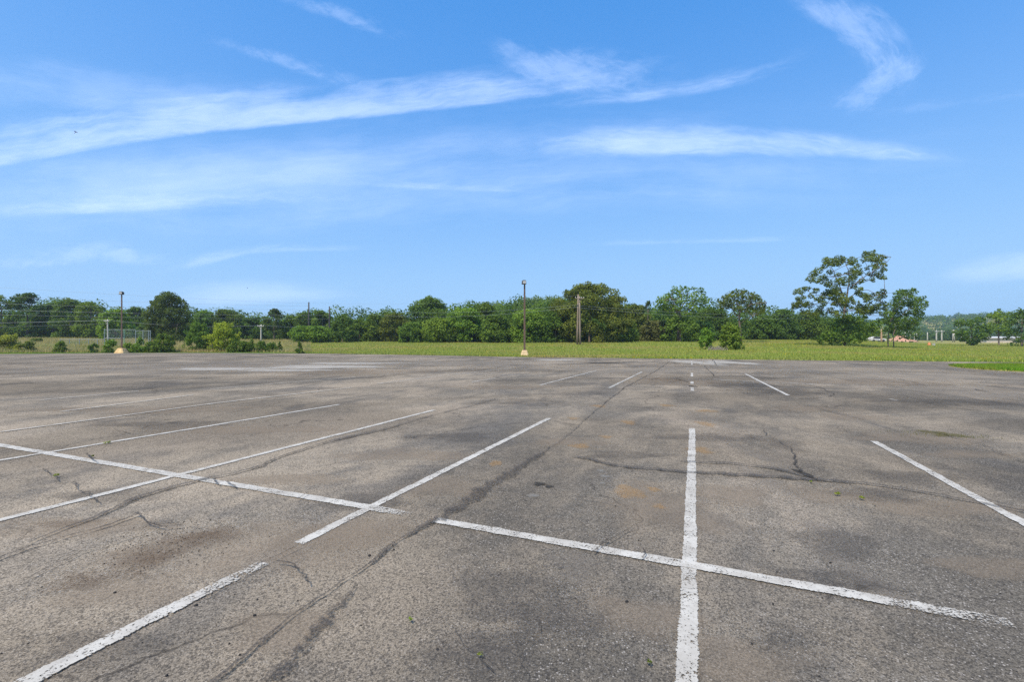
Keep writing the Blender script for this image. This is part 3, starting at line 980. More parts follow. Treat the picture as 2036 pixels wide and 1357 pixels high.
G_TL = 'trees of the line beyond the field'
TREES = [
    (2, 588, 54, 119, 'mass', 'mid', 'dark green tree cut by the left edge of the photo'),
    (54, 583, 62, 121, 'mass', 'dark', 'dome-topped dark tree, highest at the left end of the treeline'),
    (104, 602, 52, 124, 'mass', 'dark', 'dark tree between the left-end dome-topped tree and the twin-humped tree'),
    (140, 596, 64, 121, 'mass', 'dark', 'dark tree with twin humps behind the low chain-link fence'),
    (180, 600, 56, 119, 'mass', 'mid', 'ragged-topped dark tree just left of the pale utility pole by the fence'),
    (229, 616, 60, 110, 'mass', 'light', 'lighter green young tree behind the chain-link backstop and lamp post'),
    (272, 611, 50, 126, 'mass', 'mid', 'green tree between the left lamp post and the broad dark pine'),
    (404, 619, 60, 128, 'mass', 'mid', 'green tree touching the right side of the broad dark pine'),
    (450, 616, 74, 131, 'mass', 'dark', 'dark rounded tree behind the yellow-green bushy tree'),
    (497, 632, 56, 132, 'mass', 'mid', 'low green tree left of the short pale utility pole in the field'),
    (578, 628, 46, 134, 'mass', 'mid', 'low tree just right of the small dark pine'),
    (604, 621, 48, 131, 'mass', 'dark', 'dark tree left of the taller dark bare pole'),
    (641, 617, 52, 131, 'mass', 'mid', 'dark tree between the two dark bare poles'),
    (622, 649, 82, 112, 'mass', 'light', 'low rounded light green tree in front of the two dark bare poles'),
    (681, 628, 48, 112, 'mass', 'dark', 'spiky dark tree just right of the two dark bare poles'),
    (715, 636, 52, 119, 'mass', 'mid', 'low green tree filling the dip right of the spiky dark tree'),
    (744, 625, 50, 118, 'mass', 'mid', 'green tree with a thin tufted top left of the large domed tree'),
    (786, 624, 66, 116, 'mass', 'olive', 'olive green tree leaning against the left foot of the large domed tree'),
    (820, 642, 60, 105, 'mass', 'mid', 'low bushy tree in front of the left side of the large domed tree'),
    (855, 594, 92, 124, 'mass', 'mid', 'large domed tree rising above its neighbours left of the centre lamp post'),
    (873, 634, 76, 103, 'mass', 'light', 'light green bushy tree in front of the large domed tree'),
    (922, 614, 84, 105, 'mass', 'light', 'broad light green tree between the domed tree and the centre lamp post'),
    (966, 604, 62, 112, 'mass', 'mid', 'tall green tree a little left of the centre lamp post'),
    (986, 626, 72, 99, 'mass', 'mid', 'bushy mid green tree directly left of the centre lamp post'),
    (1052, 616, 84, 99, 'mass', 'light', 'light green tree directly right of the centre lamp post'),
    (1105, 622, 60, 97, 'mass', 'mid', 'green tree at the left foot of the giant spreading tree'),
    (1238, 640, 64, 98, 'mass', 'dark', 'dark low tree at the right foot of the giant spreading tree'),
    (1266, 607, 66, 112, 'mass', 'olive', 'olive tree peeping out right of the giant spreading tree'),
    (1305, 638, 66, 103, 'mass', 'brown', 'brownish low tree in front of the thin tufted snag'),
    (1416, 614, 78, 113, 'mass', 'dark', 'dark tree between the forked light tree and the round-crowned tree'),
    (1395, 640, 60, 106, 'mass', 'blue', 'dark low tree right behind the smaller green bush in the meadow'),
    (1520, 630, 64, 112, 'mass', 'dark', 'dark low tree just right of the round-crowned tree trunk'),
    (1558, 616, 66, 112, 'mass', 'blue', 'dark blue-green tree left of the big open oak'),
    (1606, 622, 66, 114, 'mass', 'mid', 'dark green tree right behind the left branches of the big oak'),
    (1655, 634, 76, 116, 'mass', 'dark', 'dark low tree behind the trunk of the big oak'),
]
for (px, top, w, Y, shp, tone, lab) in TREES:
    tree('tree', px, top, w, Y, shp, tone, lab, group=G_TL, n=int(36 + w * 0.5), rfrac=0.135, dens=0.72, size=0.30)
tree('tree', 1172, 567, 172, 100, 'mass', 'olive', 'giant spreading tree behind the pair of wooden utility poles', group=G_TL, n=170, rfrac=0.075, bot=0.03, dens=0.7, size=0.28)
tree('tree', 1352, 632, 84, 99, 'mass', 'mid', 'green undergrowth tree at the foot of the forked light green tree', group=G_TL, n=50, rfrac=0.12)
tree('tree', 1288, 600, 20, 104, 'round', 'pine', 'thin snag with a small tuft at its top, right of the giant tree', group=G_TL, n=9, rfrac=0.2, bot=0.72, dens=0.5, size=0.3, limbs=5, r0=0.13)
tree('pine_tree', 545, 615, 44, 128, 'pine', 'pine', 'small dark pine standing above the low trees near the pale pole', 'pine tree', n=46, rfrac=0.14, bot=0.2, dens=0.6, size=0.34)
tree('tree', 1932, 626, 62, 112, 'round', 'mid', 'rounded tree left of the pale shed, foliage down to the grass', n=70, rfrac=0.1, bot=0.0, dens=0.5, size=0.32, limbs=8)
tree('tree', 1986, 614, 52, 118, 'round', 'light', 'light green tree on a bare trunk in front of the pale shed', n=52, rfrac=0.11, bot=0.3, dens=0.42, size=0.32, limbs=10, r0=0.17)
tree('tree', 2032, 615, 56, 104, 'mass', 'dark', 'dark tree cut by the right edge of the photo', n=60, rfrac=0.12, bot=0.05, dens=0.5, size=0.32)

# the big open oak and the tree beside it, clump by clump (photo crop coordinates)
KS = 300 / 1939.0


def cp(u, v):
    return 1560 + KS * u, 490 + KS * v


OAK = [(540, 180, 55), (590, 200, 60), (520, 250, 45), (690, 160, 60), (750, 170, 45), (650, 220, 50), (700, 215, 40), (580, 330, 35), (690, 360, 30),
       (430, 310, 55), (370, 350, 50), (330, 415, 50), (420, 430, 55), (500, 400, 50), (470, 450, 40), (560, 480, 50), (540, 500, 30),
       (870, 180, 55), (900, 220, 40), (840, 210, 35), (960, 245, 25),
       (890, 300, 55), (850, 350, 50), (930, 340, 45), (880, 400, 55), (840, 430, 45), (980, 350, 25), (880, 490, 50), (950, 330, 40),
       (1050, 110, 55), (1120, 100, 45), (1180, 140, 60), (1250, 140, 45), (1020, 170, 40), (1100, 160, 50), (1230, 200, 50), (1280, 240, 35), (1150, 240, 40), (1270, 300, 40), (1160, 290, 30), (1060, 280, 30), (1210, 270, 25),
       (1180, 350, 45), (1230, 385, 45), (1280, 410, 30), (1120, 430, 35), (1075, 355, 25), (990, 440, 40), (960, 465, 25),
       (700, 450, 55), (740, 430, 45), (780, 480, 40), (640, 540, 50), (660, 560, 50), (600, 590, 55), (540, 600, 45), (680, 600, 50), (600, 650, 55), (660, 680, 60), (730, 640, 55), (770, 690, 60), (700, 730, 60), (780, 740, 50), (640, 740, 30), (850, 680, 35), (890, 720, 35), (760, 820, 45),
       (160, 580, 45), (210, 565, 45), (280, 550, 45), (215, 610, 20), (410, 570, 40), (335, 640, 35), (350, 600, 15),
       (180, 675, 45), (240, 665, 30), (140, 750, 50), (200, 760, 55), (260, 730, 55), (320, 760, 55), (130, 790, 30), (290, 850, 40), (350, 870, 30), (420, 680, 35), (470, 690, 45), (500, 650, 40), (500, 730, 40), (440, 830, 55), (400, 880, 40), (470, 780, 35), (495, 880, 25), (100, 835, 20), (230, 820, 25),
       (950, 570, 45), (980, 540, 25), (990, 620, 50), (940, 610, 35), (1050, 640, 50), (1090, 670, 45), (1040, 690, 30), (1130, 630, 30), (1210, 620, 45), (1260, 590, 45), (1270, 640, 40), (1200, 680, 35), (1100, 725, 20),
       (600, 820, 45), (640, 860, 45), (560, 850, 25), (680, 880, 40), (960, 790, 50), (1000, 800, 55), (1060, 790, 55), (1120, 800, 50), (950, 830, 40), (1020, 840, 45), (1090, 850, 50), (1180, 770, 55), (1240, 770, 55), (1180, 830, 40), (860, 790, 30), (955, 740, 20), (1290, 750, 40)]
OAKB = [([(770, 1230), (762, 1050), (765, 900), (775, 790), (800, 660)], 34, 20), ([(800, 660), (830, 560), (862, 480), (880, 400), (890, 300), (870, 190)], 19, 5),
        ([(835, 550), (900, 468), (980, 390), (1060, 330), (1110, 295), (1180, 180)], 13, 4), ([(790, 700), (745, 600), (732, 500), (702, 410), (680, 300), (650, 220), (590, 190)], 15, 4),
        ([(745, 600), (690, 500), (610, 460), (500, 410), (370, 370)], 10, 3), ([(702, 410), (620, 395), (540, 410), (430, 310)], 7, 3), ([(690, 340), (620, 300), (540, 250)], 6, 2),
        ([(775, 760), (680, 660), (560, 622), (440, 628), (340, 640), (220, 590), (160, 580)], 11, 3), ([(812, 680), (850, 630), (890, 580), (960, 575), (1060, 650), (1200, 620)], 11, 3),
        ([(765, 900), (700, 880), (640, 840), (560, 815), (480, 835), (420, 890), (300, 850)], 11, 3), ([(770, 840), (830, 828), (920, 815), (1060, 800), (1240, 770), (1340, 715)], 12, 4),
        ([(830, 828), (890, 850), (930, 885), (1020, 900), (1110, 910)], 7, 3), ([(985, 400), (1050, 405), (1110, 440), (1200, 380)], 6, 2), ([(770, 770), (640, 720), (500, 740), (320, 765), (160, 755)], 8, 3)]
RT = [(1460, 620, 60), (1510, 600, 55), (1590, 590, 50), (1650, 600, 55), (1440, 670, 50), (1540, 660, 60), (1620, 640, 30), (1660, 690, 60), (1720, 680, 55), (1780, 720, 50), (1810, 760, 35), (1400, 730, 60), (1480, 740, 70), (1570, 730, 60), (1650, 760, 65), (1720, 790, 60),
      (1370, 820, 70), (1450, 830, 60), (1340, 880, 60), (1420, 900, 65), (1500, 880, 50), (1320, 950, 50), (1400, 960, 60), (1480, 960, 60), (1560, 860, 45), (1640, 860, 55), (1720, 860, 60), (1750, 900, 45), (1600, 950, 60), (1680, 950, 60), (1570, 1010, 50), (1640, 1030, 50), (1600, 1080, 40), (1500, 1030, 50), (1420, 1030, 50), (1440, 1110, 50), (1350, 1000, 40), (1260, 870, 40), (1240, 960, 40), (1700, 1000, 35), (1560, 1060, 40), (1330, 1060, 40), (1390, 1080, 35)]
RTB = [([(1336, 1255), (1330, 1150), (1350, 1000), (1400, 880), (1500, 740), (1600, 620)], 15, 4), ([(1402, 1250), (1408, 1130), (1460, 1000), (1560, 870), (1680, 760), (1780, 720)], 13, 4), ([(1400, 880), (1360, 800), (1400, 730), (1450, 640)], 8, 3)]
BASE = [(760, 950, 80), (850, 920, 60), (950, 920, 70), (1000, 900, 55), (700, 1020, 90), (800, 1050, 100), (900, 1000, 90), (1000, 1000, 90), (1100, 1010, 80), (1180, 1000, 70), (620, 1080, 80), (540, 1150, 80), (450, 1190, 60), (650, 1170, 90), (780, 1160, 90), (900, 1150, 90), (1000, 1130, 80), (1080, 1120, 60), (1190, 1090, 50), (480, 1220, 50), (1000, 1190, 60),
        (580, 1210, 50), (720, 1220, 50), (860, 1210, 60), (1130, 1060, 60), (840, 960, 60), (690, 960, 50)]


def traced_tree(name, clumps, branches, Y0, wid, label, cat, tone, leaf, dens, shrink=0.86, part='crown', group=None):
    s = KS * Y0 / F                         # metres per crop pixel
    bu, bv = branches[0][0][0] if branches else (780, 1230)
    bx, _, _ = at(*cp(bu, bv), Y0)
    zb = tz(bx, Y0)
    root = empty(name, (bx, Y0, zb), label, cat, group)
    um = np.mean([c[0] for c in clumps])

    def local(u, v, dy):
        x, y, z = at(*cp(u, v), Y0)
        return (x - bx, dy, z - zb)

    def depth_of(u, v, k):
        half = max(0.5, (wid - abs(u - um) * s * 0.8) * 0.5)
        return (math.sin(k * 2.399) * 0.6 + math.sin(k * 5.1 + 1) * 0.4) * half
    C = []
    for k, (u, v, r) in enumerate(clumps):
        d = depth_of(u, v, k)
        x, y, z = local(u, v, d)
        f = (Y0 + d) / Y0                   # keeps the drawn outline at the clump's own depth
        xa, za = (x + bx) * f - bx, CH + (z + zb - CH) * f - zb
        rr = r * s * shrink
        C.append((xa, d, max(za, rr * 0.6), rr, rr * 1.05, rr * 0.85))
        for _ in range(2):
            w = rng.uniform(0, 2 * math.pi)
            C.append((xa + math.cos(w) * rr * 0.95, d + rng.uniform(-1, 1) * rr, max(0.3, za + math.sin(w) * rr * 0.8), rr * 0.42, rr * 0.42, rr * 0.36))
    V, t = leaf_quads(C, dens, leaf, minn=10)
    V[:, :, 2] = np.maximum(V[:, :, 2], -0.05)
    o = np_mesh(part, V, 4, M_FOL, t, root)
    o.color = GREENS[tone] + (1.0,)
    if branches:
        mb = MB()
        allp = []
        for k, (pl, r0, r1) in enumerate(branches):
            pts_ = []
            for i, (u, v) in enumerate(pl):
                dy = 0.0 if k == 0 else (i / (len(pl) - 1)) * math.sin(k * 2.1 + 0.5) * wid * 0.28
                pts_.append(local(u, v, dy))
            if k == 0 or pl[0][1] > 1200:
                pts_[0] = (pts_[0][0], pts_[0][1], -0.4)
            q, rr = [], []
            for i in range(len(pts_) - 1):      # resample with a little crookedness
                a, b = Vector(pts_[i]), Vector(pts_[i + 1])
                for f in (0.0, 0.5):
                    p = a.lerp(b, f)
                    if f:
                        p += Vector((random.uniform(-1, 1), random.uniform(-1, 1), random.uniform(-1, 1))) * 0.04 * (b - a).length
                    q.append(p)
                    g = (i + f) / (len(pts_) - 1)
                    rr.append((r0 * (1 - g) + r1 * g) * s * 0.5)
            q.append(Vector(pts_[-1]))
            rr.append(r1 * s * 0.4)
            mb.tube(q, rr, 8)
            allp += q
        for c in C[::3]:                        # twig from the nearest limb to each clump
            e = Vector(c[:3])
            j = min(range(len(allp)), key=lambda i: (allp[i] - e).length + max(0, allp[i].z - e.z) * 0.7)
            if 0.3 < (allp[j] - e).length < 7:
                m_ = allp[j].lerp(e, 0.5) + Vector((0, 0, random.uniform(-0.1, 0.25)))
                mb.tube([allp[j], m_, e], [0.05, 0.035, 0.015], 4)
        mb.build('trunk', M_BARK, root, True)
    return root


traced_tree('oak_tree', OAK, OAKB, 80, 11.0, 'big open-branched oak on the right, sky showing between its leaf clumps', 'oak tree', 'olive', 0.17, 0.85, 1.0)
traced_tree('tree', RT, RTB, 86, 7.0, 'two-stemmed rounded tree touching the right branches of the big oak', 'tree', 'mid', 0.19, 0.78, 1.0)
traced_tree('shrub', BASE, [], 79, 5.0, 'dense dark thicket of shrubs round the foot of the big oak', 'shrub', 'mid', 0.26, 0.6, 1.0, 'foliage')

def fill_outline(poly, rpx, n, seed):
    """clump centres spread evenly inside an outline given in photo pixels"""
    r = random.Random(seed)
    xs_, ys_ = [p[0] for p in poly], [p[1] for p in poly]
    out, tries = [], 0
    while len(out) < n and tries < 20000:
        tries += 1
        x, y = r.uniform(min(xs_), max(xs_)), r.uniform(min(ys_), max(ys_))
        ins_ = False
        for k in range(len(poly)):
            (xa, ya), (xb, yb) = poly[k], poly[(k + 1) % len(poly)]
            if (ya > y) != (yb > y) and x < (xb - xa) * (y - ya) / (yb - ya) + xa:
                ins_ = not ins_
        gap = rpx * (1.15 if tries < 6000 else 0.7)
        if ins_ and all((x - a) ** 2 + (y - b) ** 2 > (gap * 0.8) ** 2 for a, b, _ in out):
            out.append((x, y, rpx * r.uniform(0.7, 1.2)))
    return [((a - 1560) / KS, (b - 490) / KS, c / KS) for a, b, c in out]


def px_branches(bs):
    return [([((a - 1560) / KS, (b - 490) / KS) for a, b in pl], r0 / KS, r1 / KS) for pl, r0, r1 in bs]


traced_tree('tree', fill_outline([(1429, 612), (1428, 600), (1440, 590), (1452, 580), (1470, 576), (1490, 579), (1505, 587), (1516, 597), (1523, 606), (1519, 617), (1506, 626), (1494, 622), (1480, 620), (1462, 618), (1448, 610), (1438, 614)], 5.0, 90, 3),
            px_branches([([(1472, 684), (1471.5, 655), (1470, 628), (1474, 604), (1478, 585)], 5.2, 1.5), ([(1470.5, 632), (1458, 614), (1442, 602)], 2.4, 0.7), ([(1470, 622), (1488, 606), (1512, 604)], 2.4, 0.7), ([(1472, 612), (1462, 596), (1455, 585)], 1.8, 0.6), ([(1473, 606), (1490, 594), (1500, 588)], 1.8, 0.6), ([(1471.5, 645), (1477, 636), (1484, 632)], 1.4, 0.5)]),
            92, 8.0, 'round-crowned open tree on a slim bare trunk behind the meadow bush', 'tree', 'olive', 0.2, 0.6, 1.0, group=G_TL)
traced_tree('tree', fill_outline([(1306, 604), (1313, 593), (1322, 590), (1326, 579), (1340, 572), (1350, 576), (1358, 570), (1370, 573), (1382, 570), (1394, 573), (1401, 580), (1402, 593), (1405, 602), (1400, 609), (1390, 613), (1385, 625), (1370, 630), (1350, 632), (1325, 630), (1315, 616)], 6.0, 84, 5),
            px_branches([([(1348, 682), (1350, 645), (1352, 615), (1356, 585)], 6, 1.6), ([(1355, 652), (1364, 626), (1378, 606), (1390, 588)], 3.2, 1.0), ([(1350, 632), (1336, 606), (1326, 590)], 2.6, 0.8), ([(1352, 618), (1366, 598), (1372, 580)], 2.2, 0.8), ([(1352, 622), (1322, 608)], 1.6, 0.6)]),
            100, 9.0, 'light green tree with pale forking limbs, left of the round-crowned tree', 'tree', 'light', 0.24, 0.55, 1.0, group=G_TL)
traced_tree('pine_tree', fill_outline([(292, 678), (290, 660), (296, 640), (291, 624), (301, 608), (312, 598), (320, 588), (335, 585), (349, 588), (360, 598), (371, 610), (374, 624), (380, 642), (376, 660), (379, 678)], 7.0, 150, 8),
            px_branches([([(336, 684), (335, 650), (336, 620), (335, 595)], 5, 1.5), ([(335, 660), (315, 648), (298, 642)], 2, 0.6), ([(335, 655), (356, 648), (374, 642)], 2, 0.6), ([(336, 630), (320, 618), (304, 614)], 1.6, 0.5), ([(336, 625), (352, 614), (366, 612)], 1.6, 0.5)]),
            103, 9.0, 'broad dark pine right of the left lamp post', 'pine tree', 'pine', 0.24, 0.75, 1.0)

# meadow and lot-edge bushes
G_SH = 'shrubs along the back edge of the lot'
SHR = [(14, 666, 40, 74, 'mass', 'yellow', 'yellow-green weedy bush cut by the left edge'), (58, 681, 26, 72, 'mass', 'olive', 'small greyish bush in the dry grass, third shrub from the left edge'),
       (35, 686, 16, 71, 'mass', 'yellow', 'tiny yellow-green shrub between two weedy bushes at far left'), (73, 673, 20, 100, 'mass', 'olive', 'low dark bush far back in the dry field at left'),
       (120, 680, 22, 72, 'mass', 'mid', 'small dark green shrub alone in the dry grass'), (186, 684, 19, 72, 'mass', 'dark', 'small spreading dark shrub in front of the low chain-link fence'),
       (218, 677, 26, 72, 'mass', 'light', 'green shrub directly left of the left lamp post base'), (258, 683, 26, 73, 'mass', 'light', 'low green shrub directly right of the left lamp post base'),
       (278, 672, 34, 75, 'cone', 'light', 'pointed light green shrub below the chain-link backstop'), (300, 680, 24, 74, 'mass', 'mid', 'low shrub between the pointed shrub and the rounded one near the pine'),
       (326, 666, 44, 74, 'mass', 'mid', 'rounded green shrub in front of the broad pine'), (396, 644, 52, 78, 'mass', 'mid', 'tall dark green bush left of the yellow-green bushy tree'),
       (443, 643, 58, 78, 'mass', 'lime', 'rounded yellow-green bushy tree near the back edge of the lot'), (478, 679, 44, 75, 'mass', 'mid', 'low green shrub right of the yellow-green bushy tree'),
       (500, 674, 22, 76, 'cone', 'light', 'pointed pale green shrub in the row right of the yellow-green tree'), (518, 680, 26, 75, 'mass', 'dark', 'small dark shrub in the middle of the row near the pale pole'),
       (540, 682, 22, 75, 'mass', 'mid', 'small green shrub second from the right end of the row'), (556, 680, 15, 75, 'cone', 'dark', 'narrow pointed dark shrub at the right end of the row'),
       (595, 679, 20, 68, 'cone', 'dark', 'small pointed shrub standing apart at the edge of the asphalt')]
for (px, top, w, Y, shp, tone, lab) in SHR:
    big = w > 40
    tree('shrub', px, top, w, Y, shp, tone, lab, 'shrub', G_SH, n=80 if big else 34, rfrac=0.12 if big else 0.165, dens=0.7, size=0.17 if big else 0.13, limbs=8, depth=0.9, r0=0.05)
tree('bush', 1405, 654, 27, 66, 'mass', 'light', 'smaller green bush left of the dead brush pile in the meadow', 'bush', 'bushes in the meadow', n=90, rfrac=0.15, dens=0.8, size=0.15, limbs=8, r0=0.05)
tree('bush', 1452, 645, 42, 65, 'mass', 'light', 'larger rounded bush right of the dead brush pile in the meadow', 'bush', 'bushes in the meadow', n=150, rfrac=0.13, dens=0.8, size=0.15, limbs=8, r0=0.05)
# dead brush between them
Yb = 64
x0 = (1424 - CX) / F * Yb
br = MB()
for _ in range(90):
    a = Vector((random.gauss(0, 0.55), random.gauss(0, 0.5), 0.02))
    w = random.uniform(0, 6.28)
    L = random.uniform(0.4, 1.1)
    b = a + Vector((math.cos(w) * L * 0.6, math.sin(w) * L * 0.6, random.uniform(0.15, 0.75)))
    br.tube([a, a.lerp(b, 0.5) + Vector((0, 0, 0.08)), b], [0.03, 0.02, 0.008], 4)
o = br.build('brush_pile', plain('dead_grey_wood', (0.27, 0.23, 0.19), 0.3, 6, 0.9))
o.location = (x0, Yb, tz(x0, Yb))
tag(o, 'pile of grey dead branches between the two meadow bushes', 'brush pile')

# weeds in the asphalt
def weed(px, py, s, tone, label):
    s *= 0.6
    x, y = gp(px, py)
    C = [(rng.normal(0, 0.5) * s, rng.normal(0, 0.5) * s, s * rng.uniform(0.2, 0.7), s * 0.5, s * 0.5, s * 0.4) for _ in range(7)]
    V, t = leaf_quads(C, 0.5, s * 0.45, minn=8)
    V[:, :, 2] = np.maximum(V[:, :, 2], 0.002)
    o = np_mesh('weed', V, 4, M_FOL, t)
    o.location = (x, y, 0.02)
    o.color = GREENS[tone] + (1,)
    tag(o, label, 'weed', 'weeds sprouting from the asphalt')


weed(816, 1241, 0.022, 'lime', 'bright green sprout alone on the bare asphalt at the bottom middle')
weed(953, 1311, 0.018, 'yellow', 'tiny yellowish sprout in a hairline crack near the bottom edge')
weed(1290, 1327, 0.022, 'olive', 'dull sprout near the bottom of the straight stall line')
weed(1614, 963, 0.03, 'yellow', 'yellowish sprout where the two dark cracks meet')
weed(1663, 987, 0.04, 'yellow', 'yellow-green sprout below the joined cracks, nearer the worn dark patch')
weed(1713, 996, 0.04, 'yellow', 'yellow-green sprout nearest the right stall line')
weed(113, 950, 0.04, 'yellow', 'sprout in the crack between the two left stall lines')
weed(213, 884, 0.05, 'yellow', 'sprout beside the far left stall line')
weed(183, 912, 0.035, 'olive', 'sprout growing through the left end of the divider line')
xg, yg = gp(1885, 867)
P_ = np.stack([xg + rng.normal(0, 0.4, 420), yg + rng.normal(0, 0.15, 420), np.full(420, 0.0)], 1)
P_[:, 1] -= (P_[:, 0] - xg) * 0.35
blades('grass_tufts', P_, 0.025, 0.005, M_MOSSG, 'thin grass growing through the broken asphalt on the right', 0.8)

# ------------------------------------------------------------------ lamp posts
def lamp_post(px, base_py, top_py, base_w, base_h, top_w, matb, label, head_dx, plate):
    x, y = gp(px, base_py)
    root = empty('lamp_post', (x, y, 0), label, 'lamp post', 'lamp posts at the back of the lot')
    zt = CH + (HZ - top_py) / F * y
    mb = MB()
    # octagonal-cornered concrete pier that narrows upward
    bw, tw, ch = base_w / 2, top_w / 2, 0.12
    rings = []
    for zz, hw in ((-0.1, bw * 1.03), (0.06, bw), (base_h * 0.86, tw * 1.06), (base_h, tw * 0.86)):
        c = hw * 0.24
        rings.append([(-hw + c, -hw, zz), (hw - c, -hw, zz), (hw, -hw + c, zz), (hw, hw - c, zz), (hw - c, hw, zz), (-hw + c, hw, zz), (-hw, hw - c, zz), (-hw, -hw + c, zz)])
    vs_ = [p for r in rings for p in r]
    fs = [(i * 8 + k, i * 8 + (k + 1) % 8, (i + 1) * 8 + (k + 1) % 8, (i + 1) * 8 + k) for i in range(3) for k in range(8)] + [tuple(24 + k for k in range(8))]
    mb.add(vs_, fs)
    mb.build('base', matb, root)
    mb = MB()
    mb.box((0, 0, base_h + 0.02), (plate, plate, 0.04))
    for a in (-1, 1):
        for b in (-1, 1):
            mb.tube([(a * plate * 0.38, b * plate * 0.38, base_h + 0.03), (a * plate * 0.38, b * plate * 0.38, base_h + 0.13)], 0.02, 6)
    mb.build('base_plate', M_RUST, root)
    mb = MB()
    mb.box((0, 0, (base_h + 0.04 + zt - 0.55) / 2), (0.17, 0.17, zt - 0.55 - base_h - 0.04), 0.4, 0.82)
    mb.build('pole', M_RUST, root)
    mb = MB()
    hx = head_dx
    mb.box((hx, -0.1, zt - 0.27), (0.46, 0.50, 0.42), 0.2, 0.86)
    mb.box((hx, -0.1, zt - 0.035), (0.30, 0.34, 0.05), 0.2, 0.8)
    for k in range(5):
        mb.box((hx - 0.15 + k * 0.075, 0.19, zt - 0.27), (0.02, 0.07, 0.32), 0.2)
    head = mb.build('lamp_head', M_DKMETAL, root)
    mb = MB()
    mb.box((hx + 0.05, -0.352, zt - 0.27), (0.36, 0.012, 0.3), 0.2)
    mb.build('lens', M_LENS, head)
    mb = MB()
    mb.tube([(0, 0, zt - 0.6), (0, 0, zt - 0.47)], 0.07, 10)
    mb.build('bracket', M_DKMETAL, root)
    return root


lamp_post(1043, 709.3, 557.5, 0.94, 0.72, 0.60, M_YELLOWP, 'brown lamp post on a pale yellow concrete pier in the centre', -0.07, 0.36)
lamp_post(242, 702.8, 580, 1.42, 0.78, 0.78, M_YELLOW, 'brown lamp post on a wide yellow concrete pier by the left shrubs', 0.05, 0.42)

# ------------------------------------------------------------------ utility poles and wires
def pole(px, top_py, Y, label, mat, r=0.14, base_py=None, arm=None, group=None, ins=True, cat='utility pole', lean=0.0):
    x = (px - CX) / F * Y
    zb = tz(x, Y) if base_py is None else CH + (HZ - base_py) * Y / F
    zt = CH + (HZ - top_py) / F * Y
    root = empty('utility_pole', (x, Y, zb), label, cat, group)
    h = zt - zb
    mb = MB()
    mb.tube([(0, 0, -0.4), (lean * 0.3, 0, h * 0.3), (lean * 0.7, 0, h * 0.7), (lean, 0, h)], [r * 1.25, r * 1.12, r * 0.95, r * 0.78], 12)
    mb.tube([(lean, 0, h), (lean, 0, h + r * 0.3)], [r * 0.78, r * 0.3], 12)
    mb.build('pole', mat, root, True)
    if arm:
        mb = MB()
        mb.box((lean, -r - 0.06, h - 0.35), (arm, 0.11, 0.13))
        for s_ in (-1, 1):
            mb.tube([(lean + s_ * arm * 0.3, -r - 0.05, h - 0.40), (lean, -r - 0.02, h - 1.0)], 0.025, 6)
        a = mb.build('crossarm', mat, root)
        for s_ in (-0.47, -0.2, 0.2, 0.47):
            mb = MB()
            mb.tube([(lean + s_ * arm, -r - 0.06, h - 0.285), (lean + s_ * arm, -r - 0.06, h - 0.2), (lean + s_ * arm, -r - 0.06, h - 0.12)], [0.05, 0.075, 0.04], 8)
            mb.build('insulator', M_CERAM, a, True)
    return root, Vector((x + lean, Y, zt))


G_TW = 'paired wooden poles in the meadow'
_, tA = pole(1147.6, 586, 85, 'left pole of the close pair of wooden utility poles in the meadow', M_WOOD, 0.15, None, None, G_TW, lean=0.18)
_, tB = pole(1153.4, 590, 84.4, 'right pole of the close pair of wooden utility poles in the meadow', M_WOOD, 0.16, None, 1.6, G_TW, lean=-0.12)
_, tC = pole(614, 601.5, 122, 'taller of the two dark bare poles above the treeline', M_DARKWOOD, 0.2, None, None, 'dark poles behind the treeline')
_, tD = pole(655, 610, 124, 'shorter of the two dark bare poles above the treeline', M_DARKWOOD, 0.2, None, None, 'dark poles behind the treeline')
_, tE = pole(215, 635.5, 96, 'pale utility pole with crossarm beside the chain-link backstop', M_PALEWOOD, 0.13, None, 1.1, lean=-0.15)
_, tE2 = pole(519, 646, 112, 'short pale utility pole with crossarm in the left field', M_PALEWOOD, 0.15, None, 1.6)
G_P = 'far pale poles at the foot of the wooded hill'
far = [(1752.5, 655, 125, M_TANWOOD, 0.2, 'tan pole right beside the white car beyond the big oak'),
       (1800, 661, 190, M_PALEWOOD, 0.22, 'pale pole behind the right end of the red clay mound'),
       (1809.5, 658.5, 185, M_PALEWOOD, 0.24, 'thick pale pole just under the lowest leaves of the two-stemmed tree'),
       (1818.3, 662, 215, M_PALEWOOD, 0.2, 'short thin pale pole right of the thick pale pole'),
       (1822.8, 659, 205, M_PALEWOOD, 0.2, 'slim pale pole third right of the red clay mound'),
       (1844, 661.5, 215, M_PALEWOOD, 0.2, 'pale pole rising just behind the orange barrel'),
       (1861.8, 657.5, 180, M_PALEWOOD, 0.22, 'pale pole first to the right of the white bin'),
       (1872.4, 657.5, 182, M_PALEWOOD, 0.22, 'pale pole second to the right of the white bin'),
       (1911.5, 659, 190, M_PALEWOOD, 0.22, 'pale pole half hidden by the left side of the rounded tree'),
       (1965, 655, 170, M_PALEWOOD, 0.22, 'pale pole standing at the left end of the pale shed'),
       (1986.5, 667, 240, M_PALEWOOD, 0.22, 'pale pole behind the roof of the pale shed')]
ft = []
for i, (px, tp, Y, m, r, lab) in enumerate(far):
    ft.append(pole(px, tp, Y, lab, m, r, None, 1.8 if i in (2, 6, 7, 9) else None, G_P)[1])
